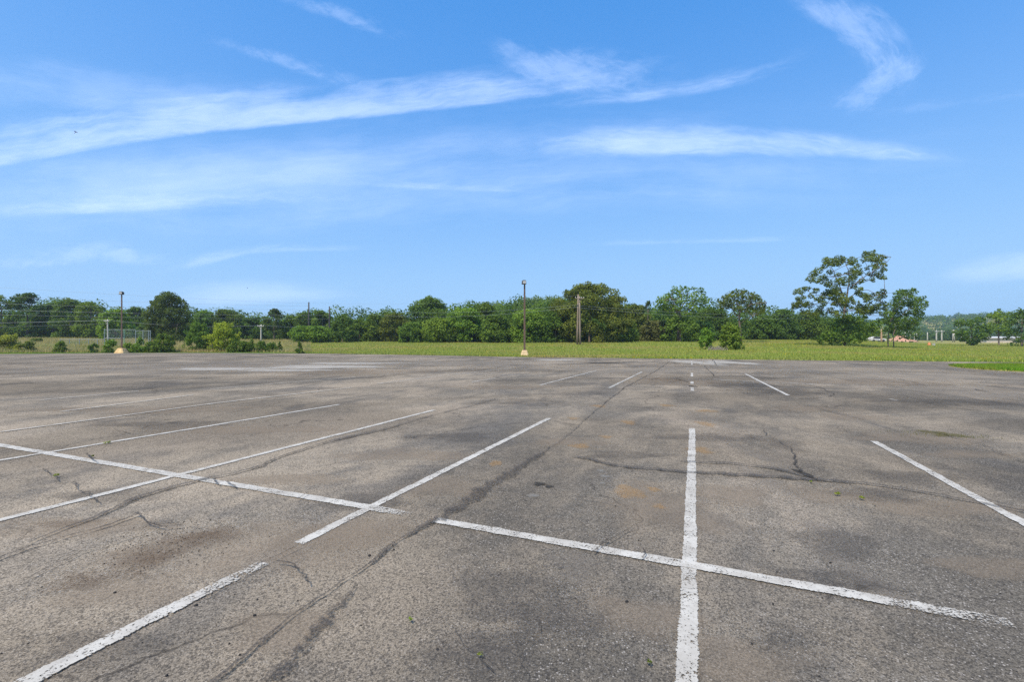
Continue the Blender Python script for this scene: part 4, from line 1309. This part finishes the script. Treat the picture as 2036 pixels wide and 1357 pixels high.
# A-shaped pole
Y = 178
xA = (1896 - CX) / F * Y
zA = tz(xA, Y)
hA = CH + (HZ - 656.5) / F * Y - zA
root = empty('utility_pole', (xA, Y, zA), 'A-shaped pale pole with two splayed legs left of the rounded tree', 'utility pole', G_P)
for s_ in (-1, 1):
    mb = MB()
    mb.tube([(s_ * 0.42, 0, -0.4), (s_ * 0.06, 0, hA)], [0.2, 0.15], 10)
    mb.build('leg', M_PALEWOOD, root, True)
mb = MB()
mb.box((0, -0.25, hA - 0.3), (1.9, 0.12, 0.14))
mb.build('crossarm', M_PALEWOOD, root)
ft.append(Vector((xA, Y, zA + hA)))


def wire(a, b, sag, r, label, group='overhead wires'):
    a, b = Vector(a), Vector(b)
    mb = MB()
    pts_ = []
    for k in range(25):
        f = k / 24
        p = a.lerp(b, f)
        p.z -= sag * 4 * f * (1 - f)
        pts_.append(p)
    mb.tube(pts_, r * 0.75, 5)
    o = mb.build('power_wire', M_WIRE)
    tag(o, label, 'power line', group)


V3 = Vector
wire(at(-700, 520, 78), tC + V3((0, 0, -0.3)), 0.8, 0.018, 'topmost thin wire across the sky at the left')
wire(at(-700, 548, 78), tC + V3((0, 0, -1.0)), 1.0, 0.02, 'second thin wire from the top at the left edge')
wire(at(-700, 575, 78), tC + V3((0, 0, -2.0)), 0.8, 0.02, 'wire crossing the tops of the left-end trees')
wire(at(-700, 590, 74), tD + V3((0, 0, -2.4)), 0.8, 0.028, 'wire crossing the middle of the left-end trees')
wire(at(-700, 606, 74), tD + V3((0, 0, -3.4)), 0.6, 0.02, 'wire just above the pale wire that meets the pale pole')
wire(at(-700, 643, 80), tE + V3((-0.5, 0, -0.2)), 0.5, 0.036, 'thick pale wire from the left edge to the pale pole by the fence')
wire(tE + V3((0.5, 0, -0.2)), tE2 + V3((-0.5, 0, -0.2)), 0.7, 0.036, 'thick pale wire between the two pale poles')
wire(tE + V3((-0.3, 0, -0.9)), at(-700, 660, 80), 0.4, 0.02, 'lowest wire from the left edge to the pale pole by the fence')
wire(tE2 + V3((0.5, 0, -0.2)), tD + V3((0, -0.2, -5.2)), 0.4, 0.03, 'thick pale wire from the short pale pole to the dark poles')
wire(tD + V3((0, 0, -0.2)), tA + V3((0, 0, -1.9)), 1.5, 0.022, 'upper wire between the dark poles and the paired wooden poles')
wire(tD + V3((0, 0, -0.9)), tB + V3((0, 0, -1.9)), 1.9, 0.022, 'lower wire between the dark poles and the paired wooden poles')
wire(tC + V3((0, 0, -0.1)), tA + V3((0, 0, -0.2)), 0.9, 0.012, 'topmost faint wire between the dark poles and the paired wooden poles')
wire(tB + V3((0, 0, -1.7)), at(1810, 618, 130), 1.6, 0.024, 'upper wire running right from the paired wooden poles')
wire(tB + V3((0, 0, -2.1)), at(1810, 622, 130), 1.9, 0.024, 'lower wire running right from the paired wooden poles')
wire(at(1740, 640, 125), at(2500, 636, 150), 1.2, 0.036, 'upper wire across the foot of the wooded hill at right')
wire(at(1740, 646, 125), at(2500, 646, 150), 1.2, 0.03, 'middle wire across the foot of the wooded hill at right')
wire(ft[2] + V3((0, 0, -0.3)), ft[7] + V3((0, 0, -0.3)), 0.4, 0.03, 'wire strung between the thick pale pole and the poles by the white bin')
wire(ft[7] + V3((0, 0, -0.3)), ft[9] + V3((0, 0, -0.3)), 0.5, 0.03, 'wire strung from the poles by the white bin to the shed pole')

# ------------------------------------------------------------------ chain-link fences
def fence(name, segs, Y, label, posts, rails, panel, zref):
    """posts: (px, top_py, material); rails: (px0,px1,py); panel: (px0,px1,py_top,py_bot)"""
    xr = (segs[0] - CX) / F * Y
    root = empty(name, (xr, Y, tz(xr, Y)), label, 'chain-link fence')
    zb = tz(xr, Y)
    L = lambda px, py: ((px - CX) / F * Y - xr, 0.0, CH + (HZ - py) / F * Y - zb)
    for px, tp, m in posts:
        x_, _, z_ = L(px, tp)
        g = tz(x_ + xr, Y) - zb
        mb = MB()
        mb.tube([(x_, 0, g - 0.3), (x_, 0, z_)], 0.06, 8)
        mb.tube([(x_, 0, z_), (x_, 0, z_ + 0.05)], [0.075, 0.03], 8)
        mb.build('post', m, root)
    mb = MB()
    for a, b, py in rails:
        mb.tube([L(a, py), L(b, py)], 0.035, 6)
    mb.build('rail', M_GALV, root)
    for a, b, t_, bt in panel:
        A, B = L(a, t_), L(b, bt)
        mb = MB()
        zc = (A[2] + max(B[2], 0.0)) / 2
        mb.box(((A[0] + B[0]) / 2, 0.07, zc), (B[0] - A[0], 0.012, A[2] - max(B[2], 0.0)))
        mb.build('mesh', M_CHAIN, root)


fence('fence', (208, 299), 88, 'tall chain-link backstop behind the left lamp post', [(207.6, 655, M_GALV), (247, 656, M_GREENP), (270, 658, M_GALV), (284.5, 657, M_GALV), (295.6, 657.5, M_GALV), (299, 658, M_GALV)],
      [(207.6, 270, 656), (270, 299, 658.2), (207.6, 247, 673)], [(208, 270, 656, 690), (270.5, 299, 658, 690)], 0)
fence('fence', (120, 209), 90, 'low chain-link fence in the dry grass left of the backstop', [(120, 675, M_GALV), (138, 675, M_GALV), (158, 674.5, M_GALV), (176, 674.5, M_GALV), (194, 675, M_GALV)],
      [(120, 209, 675.2)], [(120, 209, 675, 690)], 0)

# ------------------------------------------------------------------ things on the right, far back
# pale shed
Y = 165
xb0, xb1 = (1962 - CX) / F * Y, (2040 - CX) / F * Y
xc = (xb0 + xb1) / 2
zb = tz(xc, Y)
zt = CH + (HZ - 671.5) / F * Y
L_ = xb1 - xb0
hh = zt - zb
root = empty('shed', (xc, Y + 4, zb), 'long low pale shed with a white roof at the far right', 'shed')
mb = MB()
mb.box((0, 0, hh * 0.42 - 0.2), (L_, 8, hh * 0.84 + 0.4))
nrib = int(L_ / 0.6)
for k in range(nrib):
    mb.box((-L_ / 2 + 0.3 + k * 0.6, -4.02, hh * 0.42), (0.06, 0.05, hh * 0.8))
mb.build('wall', M_CREAM, root)
mb = MB()
ov = 0.5
mb.add([(-L_ / 2 - ov, -4 - ov, hh * 0.84), (L_ / 2 + ov, -4 - ov, hh * 0.84), (L_ / 2 + ov, 0, hh * 1.12), (-L_ / 2 - ov, 0, hh * 1.12), (L_ / 2 + ov, 4 + ov, hh * 0.84), (-L_ / 2 - ov, 4 + ov, hh * 0.84),
        (-L_ / 2 - ov, -4 - ov, hh * 0.95), (L_ / 2 + ov, -4 - ov, hh * 0.95), (L_ / 2 + ov, 0, hh * 1.22), (-L_ / 2 - ov, 0, hh * 1.22), (L_ / 2 + ov, 4 + ov, hh * 0.95), (-L_ / 2 - ov, 4 + ov, hh * 0.95)],
       [(0, 1, 2, 3), (3, 2, 4, 5), (6, 9, 8, 7), (9, 11, 10, 8), (0, 6, 7, 1), (1, 7, 8, 2), (2, 8, 10, 4), (4, 10, 11, 5), (5, 11, 9, 3), (3, 9, 6, 0)])
mb.build('roof', M_WHITE, root)
mb = MB()
mb.box((L_ * 0.30, -5.6, hh * 0.62), (4.4, 2.6, 0.12))
for s_ in (-2, 2):
    mb.tube([(L_ * 0.30 + s_, -6.7, 0), (L_ * 0.30 + s_, -6.7, hh * 0.6)], 0.06, 6)
mb.build('awning', M_WHITE, root)
# clay mound
Y = 170
xm = (1790 - CX) / F * Y
zb = tz(xm, Y)
mb = MB()
nr, na = 10, 36
vs_ = [(0, 0, 1.9)]
for i in range(1, nr + 1):
    for k in range(na):
        w = 2 * math.pi * k / na
        f = i / nr
        z = 2.0 * (1 - f) ** 1.2 * (1 + 0.25 * math.sin(3 * w + 1) + 0.2 * math.sin(7 * w)) + rng.normal(0, 0.09) * (1 - f)
        vs_.append((7.2 * f * math.cos(w) * (1 + 0.1 * math.sin(4 * w)), 3.6 * f * math.sin(w), z - 0.15 * f))
fs = [(0, 1 + k, 1 + (k + 1) % na) for k in range(na)]
for i in range(nr - 1):
    for k in range(na):
        fs.append((1 + i * na + k, 1 + (i + 1) * na + k, 1 + (i + 1) * na + (k + 1) % na, 1 + i * na + (k + 1) % na))
mb.add(vs_, fs)
o = mb.build('dirt_mound', M_CLAY)
o.location = (xm, Y, zb)
tag(o, 'mound of red clay earth behind the two-stemmed tree', 'dirt mound')
# white car
Y = 128
xm = (1742 - CX) / F * Y
zb = tz(xm, Y)
root = empty('car', (xm, Y, zb), 'white car half hidden in the grass beyond the oak thicket', 'car')
mb = MB()


def prism(mb, prof, y0, y1, inset=0.0):
    n_ = len(prof)
    vs_ = [(x, y0 + inset * (z > 0.95), z) for x, z in prof] + [(x, y1 - inset * (z > 0.95), z) for x, z in prof]
    mb.add(vs_, [tuple(range(n_)), tuple(range(n_, 2 * n_))[::-1]] + [(i, n_ + i, n_ + (i + 1) % n_, (i + 1) % n_) for i in range(n_)])


prism(mb, [(-2.2, 0.35), (2.2, 0.35), (2.25, 0.75), (1.9, 0.95), (1.0, 1.0), (0.5, 1.42), (-1.1, 1.45), (-1.75, 1.05), (-2.2, 0.95)], -0.85, 0.85, 0.1)
mb.build('body', M_WHITE, root)
mb = MB()
prism(mb, [(0.85, 1.02), (0.45, 1.36), (-0.2, 1.38), (-0.2, 1.02)], -0.87, -0.74)
prism(mb, [(-0.3, 1.02), (-0.3, 1.38), (-1.05, 1.39), (-1.5, 1.06)], -0.87, -0.74)
mb.build('window', M_GLASS, root)
for sx in (-1.35, 1.4):
    for sy in (-0.8, 0.8):
        mb = MB()
        mb.tube([(sx, sy - 0.1, 0.33), (sx, sy + 0.1, 0.33)], 0.33, 16)
        mb.build('wheel', M_TYRE, root)
# orange barrel, white bin
Y = 112
xm = (1847.5 - CX) / F * Y
mb = MB()
mb.tube([(0, 0, 0), (0, 0, 0.08)], 0.48, 18)
mb.tube([(0, 0, 0.08), (0, 0, 0.3), (0, 0, 0.31), (0, 0, 0.62), (0, 0, 0.63), (0, 0, 0.95), (0, 0, 1.02)], [0.42, 0.41, 0.37, 0.36, 0.32, 0.30, 0.2], 18)
o = mb.build('barrel', M_ORANGE, None, True)
o.scale = (0.82, 0.82, 0.82)
o.location = (xm, Y, tz(xm, Y))
tag(o, 'orange barrel standing in the far grass among the pale poles', 'barrel')
xm = (1856.5 - CX) / F * Y
mb = MB()
mb.box((0, 0, 0.26), (0.36, 0.36, 0.52), 0.2, 1.12)
mb.box((0, 0, 0.545), (0.46, 0.46, 0.05), 0.2, 0.9)
o = mb.build('bin', M_WHITE)
o.location = (xm, Y, tz(xm, Y))
tag(o, 'small white bin just right of the orange barrel', 'bin')

# ------------------------------------------------------------------ wooded hills
def hill(name, ridge, Yc, Yf, Yb, canopy):
    mb = MB()
    pxs = np.array([a for a, _ in ridge], float)
    zs = np.array([CH + (HZ - b) / F * Yc for _, b in ridge]) - canopy
    n_ = 60
    P = np.linspace(pxs[0], pxs[-1], n_)
    Z = np.interp(P, pxs, zs)
    rows = 14
    X = (P - CX) / F * Yc
    vs_ = []
    for j in range(rows):
        f = j / (rows - 1)
        yy = Yf + (Yb - Yf) * f
        s_ = float(ss(yy, Yf, Yc)) if yy <= Yc else float(1 - 0.5 * ss(yy, Yc, Yb))
        for i in range(n_):
            vs_.append((X[i], yy, 1.0 + (Z[i] - 1.0) * s_))
    mb.add(vs_, [(j * n_ + i, j * n_ + i + 1, (j + 1) * n_ + i + 1, (j + 1) * n_ + i) for j in range(rows - 1) for i in range(n_ - 1)])
    o = mb.build(name, M_SOIL, None, True)
    tag(o, kind='structure')

    def zat(x, y):
        z = np.interp(x, X, Z)
        s_ = np.where(y <= Yc, ss(y, Yf, Yc), 1 - 0.5 * ss(y, Yc, Yb))
        return 1.0 + (z - 1.0) * s_
    return X, zat


def wood(name, x, y, z, r, leaf, dens, col, label, hf=1.0):
    C = np.stack([x, y, z + r * hf * 0.75, r, r, r * hf], 1)
    V, t = leaf_quads(C, dens, leaf, minn=20)
    o = np_mesh(name, V, 4, M_FOL, t)
    o.color = col + (1,)
    tag(o, label, kind='stuff')


X, za = hill('hill', [(1380, 655), (1560, 642), (1700, 638), (1760, 632), (1840, 627), (1900, 622.5), (2036, 621), (2300, 618), (2700, 640)], 700, 330, 950, 8)
nb = 1500
bx = rng.uniform(X[0], X[-1], nb)
by = 330 + (760 - 330) * rng.random(nb) ** 0.8
br_ = rng.uniform(3.5, 7.0, nb)
wood('hillside_wood', bx, by, za(bx, by) - 1, br_, 1.7, 0.5, (0.10, 0.175, 0.035), 'hazy wooded hill far behind the pale poles', 0.9)
X, za = hill('hill', [(780, 668), (850, 640), (950, 606), (1000, 601), (1050, 594), (1085, 591), (1130, 594), (1200, 602), (1300, 618), (1450, 650)], 280, 150, 420, 7)
nb = 620
bx = rng.uniform(X[0], X[-1], nb)
by = rng.uniform(150, 310, nb)
br_ = rng.uniform(2.4, 4.2, nb)
wood('hillside_wood', bx, by, za(bx, by) + 1.0, br_, 0.8, 0.5, (0.115, 0.178, 0.032), 'wooded rise behind the centre lamp post', 0.95)
# wood behind the front row of trees
nb = 760
t = rng.uniform(-1.6, 0.74, nb)
by = tree_y(t) + rng.uniform(12, 34, nb)
bx = t * by
br_ = rng.uniform(2.2, 3.6, nb)
hz_ = np.where(rng.random(nb) < 0.5, 0.0, rng.random(nb)) * np.interp(t, [-1.2, -0.6, -0.2, 0.1, 0.5, 0.74], [8, 5, 5.5, 6.5, 5.5, 3.5])
wood('woodland', bx, by, terrain(bx, by) + hz_, br_, 0.42, 0.5, (0.10, 0.17, 0.03), 'continuous wood behind the front row of trees')
nb = 300
t = rng.uniform(-1.6, 0.78, nb)
by = tree_y(t) + rng.uniform(6, 14, nb)
bx = t * by
wood('undergrowth', bx, by, terrain(bx, by) - 0.6, rng.uniform(1.3, 2.2, nb), 0.36, 0.55, (0.092, 0.158, 0.03), 'dark undergrowth filling the gaps under the treeline')
nb = 260
t = rng.uniform(0.84, 1.6, nb)
by = rng.uniform(250, 330, nb)
bx = t * by
wood('far_wood', bx, by, terrain(bx, by) - 0.5, rng.uniform(2.0, 4.5, nb), 1.0, 0.5, (0.075, 0.13, 0.035), 'dark far wood along the foot of the right hill')

# ------------------------------------------------------------------ bird
def bird(px, py, Y, span, rot, label):
    v = [(0, 0.5, 0), (0.07, 0.3, 0.05), (-0.07, 0.3, 0.05), (0.08, 0.05, 0.06), (-0.08, 0.05, 0.06), (0, 0.05, -0.07), (0, 0.3, -0.05), (0.05, -0.3, 0.02), (-0.05, -0.3, 0.02), (0, -0.3, -0.03), (0.09, -0.55, 0.0), (-0.09, -0.55, 0.0),
         (0.3, 0.32, 0.10), (0.55, 0.18, 0.02), (0.3, 0.06, 0.09), (-0.3, 0.32, 0.10), (-0.55, 0.18, 0.02), (-0.3, 0.06, 0.09)]
    f = [(0, 2, 1), (0, 1, 6), (0, 6, 2), (1, 2, 4, 3), (1, 3, 5, 6), (2, 6, 5, 4), (3, 4, 8, 7), (3, 7, 9, 5), (4, 5, 9, 8), (7, 8, 11, 10), (9, 7, 10), (9, 8, 11), (9, 10, 11),
         (1, 3, 14, 12), (12, 14, 13), (2, 15, 17, 4), (15, 16, 17)]
    mb = MB()
    mb.add([(x * span, y * span, z * span) for x, y, z in v], f)
    o = mb.build('bird', M_BLACK)
    o.location = at(px, py, Y)
    o.rotation_euler = rot
    tag(o, label, 'bird', 'birds in flight')


bird(150, 263, 62, 0.42, (1.2, 0.4, 0.5), 'small dark bird flying in front of the bright cloud at upper left')
bird(492, 573, 75, 0.24, (1.3, 0.2, 1.0), 'tiny dark bird low in the sky above the left trees')

# ------------------------------------------------------------------ clouds
ALT = 6000.0


def sky_pt(px, py, alt=ALT):
    py = min(py, HZ - 26)
    Yd = F * (alt - CH) / (HZ - py)
    return ((px - CX) / F * Yd, Yd, alt)


def cloud(pts, name, label, mat, alt, sharp=1.0, nu=60, nv=16):
    """ribbon of cirrus; pts: (px, py, half width up, half width down, density)"""
    P = np.array(pts, float)
    s = np.linspace(0, 1, len(P))
    u = np.linspace(0, 1, nu)
    I = np.stack([np.interp(u, s, P[:, k]) for k in range(5)], 1)
    for k in range(5):                                   # soften the corners of the centre line
        q = np.pad(I[:, k], 4, 'edge')
        I[:, k] = np.convolve(q, np.ones(9) / 9, 'valid')
    vs_, ds, uv = [], [], []
    L = 0.0
    for i in range(nu):
        j0, j1 = max(0, i - 1), min(nu - 1, i + 1)
        d = I[j1, :2] - I[j0, :2]
        d /= np.linalg.norm(d) + 1e-9
        nrm = np.array([d[1], -d[0]])
        if i:
            L += np.linalg.norm(I[i, :2] - I[i - 1, :2])
        endf = float(ss(u[i], 0, 0.38) * ss(u[i], 1, 0.55))
        for j in range(nv):
            w = j / (nv - 1) * 2 - 1                     # -1 lower edge, +1 upper edge
            h = I[i, 2] * w if w > 0 else I[i, 3] * w
            p = I[i, :2] + nrm * h
            vs_.append(sky_pt(p[0], p[1], alt))
            prof = (1 - w) ** 1.6 * (1 + 0.9 * w) if w > 0 else (1 - ss(abs(w), 0.0, 1.0))
            ds.append(float(prof) * I[i, 4] * endf)
            uv.append((L / 400.0, h / 400.0))
    mb = MB()
    mb.add(vs_, [(i * nv + j, (i + 1) * nv + j, (i + 1) * nv + j + 1, i * nv + j + 1) for i in range(nu - 1) for j in range(nv - 1)], 0, ds)
    o = mb.build(name, mat, None, True)
    lay = o.data.uv_layers.new(name='UVMap')
    lp = np.zeros(len(o.data.loops), np.int32)
    o.data.loops.foreach_get('vertex_index', lp)
    lay.data.foreach_set('uv', np.array(uv, np.float32)[lp].ravel())
    o.visible_shadow = True
    tag(o, label, 'cloud', 'cirrus clouds')


M_C1 = make_cloud('cirrus_streaks', 1.3, 15.0, 0.38, 2.3, 0.10)
M_C2 = make_cloud('cirrus_wisps', 3.0, 13.0, 0.20, 3.0, 0.5)
M_C3 = make_cloud('cirrus_veil', 0.9, 7.0, 0.24, 1.8, 0.12)
cloud([(-500, 400, 120, 50, 1.0), (-200, 352, 130, 30, 1.0), (0, 318, 130, 20, 1.05), (250, 276, 120, 16, 1.0), (520, 242, 105, 16, 0.95), (800, 216, 95, 18, 0.9), (1000, 192, 85, 20, 0.85), (1160, 170, 75, 26, 0.8), (1300, 140, 60, 30, 0.55), (1460, 105, 44, 26, 0.3)], 'cloud',
      'long bright cirrus band rising from the left edge to the upper middle', M_C1, 6000)
cloud([(930, 60, 30, 50, 0.4), (1010, 95, 36, 64, 0.8), (1090, 125, 50, 80, 1.1), (1180, 142, 62, 76, 1.05), (1290, 140, 60, 60, 0.8), (1450, 125, 50, 40, 0.5)], 'cloud', 'bright hooked tip at the right end of the long cirrus band', M_C2, 6100)
cloud([(800, 226, 26, 14, 0.4), (1100, 208, 34, 16, 0.5), (1300, 190, 40, 18, 0.5), (1480, 160, 44, 20, 0.48), (1620, 112, 44, 26, 0.48), (1720, 70, 36, 26, 0.3)], 'cloud', 'thin curved cirrus streak right of the hooked tip', M_C1, 6200)
cloud([(1500, -60, 50, 40, 0.6), (1600, -8, 56, 50, 1.0), (1680, 35, 66, 60, 1.15), (1750, 85, 90, 76, 0.85), (1800, 150, 90, 80, 0.55), (1830, 210, 50, 50, 0.3)], 'cloud', 'wispy cirrus slanting down from the top edge at the upper right', M_C2, 6300)
cloud([(1870, 90, 40, 40, 0.4), (1810, 140, 56, 76, 0.66), (1745, 185, 50, 84, 0.78), (1680, 210, 40, 54, 0.66), (1590, 232, 22, 24, 0.45)], 'cloud', 'fainter torn wisp under the slanting cirrus at the upper right', M_C2, 6350)
cloud([(760, 285, 46, 40, 0.4), (1000, 288, 54, 40, 0.7), (1200, 285, 60, 40, 0.85), (1400, 282, 60, 40, 0.88), (1600, 296, 52, 32, 0.85), (1760, 307, 42, 20, 0.85), (1900, 317, 28, 14, 0.7), (2050, 330, 16, 10, 0.4)], 'cloud', 'broad pale cirrus band across the right middle of the sky', M_C1, 6400)
cloud([(-500, 385, 110, 90, 0.9), (0, 378, 110, 90, 0.95), (350, 355, 110, 90, 0.9), (650, 335, 100, 80, 0.75), (950, 300, 80, 70, 0.6), (1250, 270, 50, 50, 0.3)], 'cloud', 'faint broad veil below the long bright band at left', M_C3, 6500)
cloud([(-300, 432, 40, 16, 0.7), (100, 418, 44, 18, 0.72), (400, 404, 40, 18, 0.62), (650, 395, 30, 16, 0.5), (900, 390, 18, 10, 0.3)], 'cloud', 'faint flat streak under the veil at left', M_C1, 6600)
cloud([(350, 345, 18, 12, 0.4), (650, 362, 22, 12, 0.43), (950, 377, 18, 10, 0.40), (1150, 384, 14, 9, 0.32), (1400, 387, 14, 9, 0.43), (1700, 384, 12, 8, 0.29)], 'cloud', 'thin nearly level streak in the middle of the sky', M_C1, 6700)
cloud([(-200, 540, 36, 26, 0.6), (60, 520, 40, 24, 0.7), (200, 502, 36, 28, 0.75), (300, 512, 34, 30, 0.6), (430, 530, 24, 24, 0.3)], 'cloud', 'ragged wisp low at the left edge', M_C2, 6800)
cloud([(220, 560, 28, 18, 0.4), (400, 520, 28, 16, 0.54), (510, 497, 24, 12, 0.50), (680, 495, 16, 10, 0.43), (950, 488, 12, 8, 0.4)], 'cloud', 'thin bent wisp low in the left half of the sky', M_C1, 6900)
cloud([(200, 612, 50, 34, 0.4), (380, 592, 50, 34, 0.9), (520, 586, 48, 30, 1.0), (660, 584, 40, 26, 0.85), (860, 582, 26, 18, 0.4)], 'cloud', 'low white cloud bank just above the left trees', M_C3, 7000)
cloud([(1050, 488, 14, 10, 0.3), (1300, 482, 14, 10, 0.40), (1520, 477, 14, 10, 0.36), (1800, 472, 12, 8, 0.3)], 'cloud', 'thin level streak low in the right half of the sky', M_C1, 7100)
cloud([(1800, 552, 40, 40, 0.4), (1960, 538, 46, 40, 0.9), (2080, 522, 50, 44, 0.95), (2300, 500, 50, 40, 0.7)], 'cloud', 'soft white puff low at the right edge', M_C3, 7200)
cloud([(360, 68, 16, 14, 0.4), (480, 92, 20, 20, 0.65), (580, 122, 24, 28, 0.6), (700, 160, 30, 34, 0.55), (880, 190, 24, 24, 0.3)], 'cloud', 'small faint wisp above the long bright band', M_C2, 7400)
cloud([(480, -30, 20, 20, 0.5), (640, 12, 26, 26, 0.75), (740, 48, 26, 30, 0.6), (880, 95, 26, 34, 0.35)], 'cloud', 'faint wisp at the top edge left of the middle', M_C2, 7500)
cloud([(-500, 110, 90, 100, 0.8), (0, 150, 90, 90, 0.72), (240, 190, 80, 70, 0.66), (560, 185, 60, 50, 0.5), (850, 150, 40, 40, 0.3)], 'cloud', 'faint veil above the long band at the left edge', M_C3, 7600)
cloud([(1650, 230, 20, 18, 0.4), (1850, 210, 26, 20, 0.25), (2050, 185, 26, 20, 0.3), (2300, 160, 20, 16, 0.2)], 'cloud', 'faint wisp at the right edge', M_C1, 7700)
cloud([(-900, 420, 200, 160, 0.55), (200, 400, 220, 170, 0.6), (1000, 340, 230, 170, 0.55), (1700, 320, 230, 170, 0.5), (2700, 330, 200, 160, 0.4)], 'cloud', 'very thin veil spread over the whole middle of the sky', M_C3, 8200)

# ------------------------------------------------------------------ sky, sun, air, camera
world = bpy.data.worlds.new('World')
scene.world = world
world.use_nodes = True
nt = NT(world.node_tree)
nt.n.clear()
EL, AZ = math.radians(58), math.radians(215)            # AZ clockwise from +Y: the sun is behind and to the left
sky = nt.new('ShaderNodeTexSky', sky_type='NISHITA')
sky.sun_disc = False
sky.sun_elevation = EL
sky.sun_rotation = AZ
sky.air_density = 0.6
sky.dust_density = 0.0
sky.ozone_density = 6.0
bg = nt.new('ShaderNodeBackground')
bg.inputs[1].default_value = 0.15
SKY_GAIN = 0.95
sp = nt.new('ShaderNodeSeparateColor')
nt.l.new(sky.outputs[0], sp.inputs[0])
cb = nt.new('ShaderNodeCombineColor')
for k, (a, g, n0) in enumerate(((1.74, 1.38, 0.28), (2.92, 0.84, 0.12), (4.40, 0.80, 0.05))):    # film-like shoulder of each channel
    e = nt.math('EXPONENT', nt.math('MULTIPLY', nt.math('MAXIMUM', nt.math('SUBTRACT', sp.outputs[k], n0), 0.0), -g))
    nt.l.new(nt.math('MULTIPLY', nt.math('SUBTRACT', 1.0, e), a * SKY_GAIN), cb.inputs[k])
nt.l.new(cb.outputs[0], bg.inputs[0])
wo = nt.new('ShaderNodeOutputWorld')
nt.l.new(bg.outputs[0], wo.inputs[0])

sl = bpy.data.lights.new('sun', 'SUN')
sl.energy = 3.3
sl.angle = math.radians(0.5)
sl.color = (1.0, 0.92, 0.80)
so = bpy.data.objects.new('sun', sl)
COL.objects.link(so)
sd = Vector((math.sin(AZ) * math.cos(EL), math.cos(AZ) * math.cos(EL), math.sin(EL)))
so.rotation_euler = sd.to_track_quat('Z', 'Y').to_euler()
so.location = sd * 50

mb = MB()
mb.box((0, 740, 30), (3040, 2120, 64))
m, nt, out = material('thin_air')
pv = nt.new('ShaderNodeVolumePrincipled')
pv.inputs['Color'].default_value = (0.80, 0.90, 1.0, 1)
pv.inputs['Density'].default_value = 0.0003
pv.inputs['Anisotropy'].default_value = 0.3
nt.l.new(pv.outputs[0], out.inputs['Volume'])
tag(mb.build('haze', m), kind='stuff')

cam = bpy.data.cameras.new('camera')
cam.sensor_width = 36.0
cam.lens = 36.0 * F / 2036.0
cam.shift_y = (HZ - 678.5) / 2036.0
cam.clip_end = 300000.0
co = bpy.data.objects.new('camera', cam)
COL.objects.link(co)
co.location = (0, 0, CH)
co.rotation_euler = (math.radians(90), 0, 0)
scene.camera = co
scene.view_settings.view_transform = 'Standard'
scene.view_settings.look = 'None'
scene.view_settings.exposure = 0.75
scene.view_settings.gamma = 1.0
scene.cycles.transparent_max_bounces = 24
scene.cycles.max_bounces = 6
scene.cycles.diffuse_bounces = 3
scene.cycles.volume_bounces = 0
scene.cycles.use_denoising = False
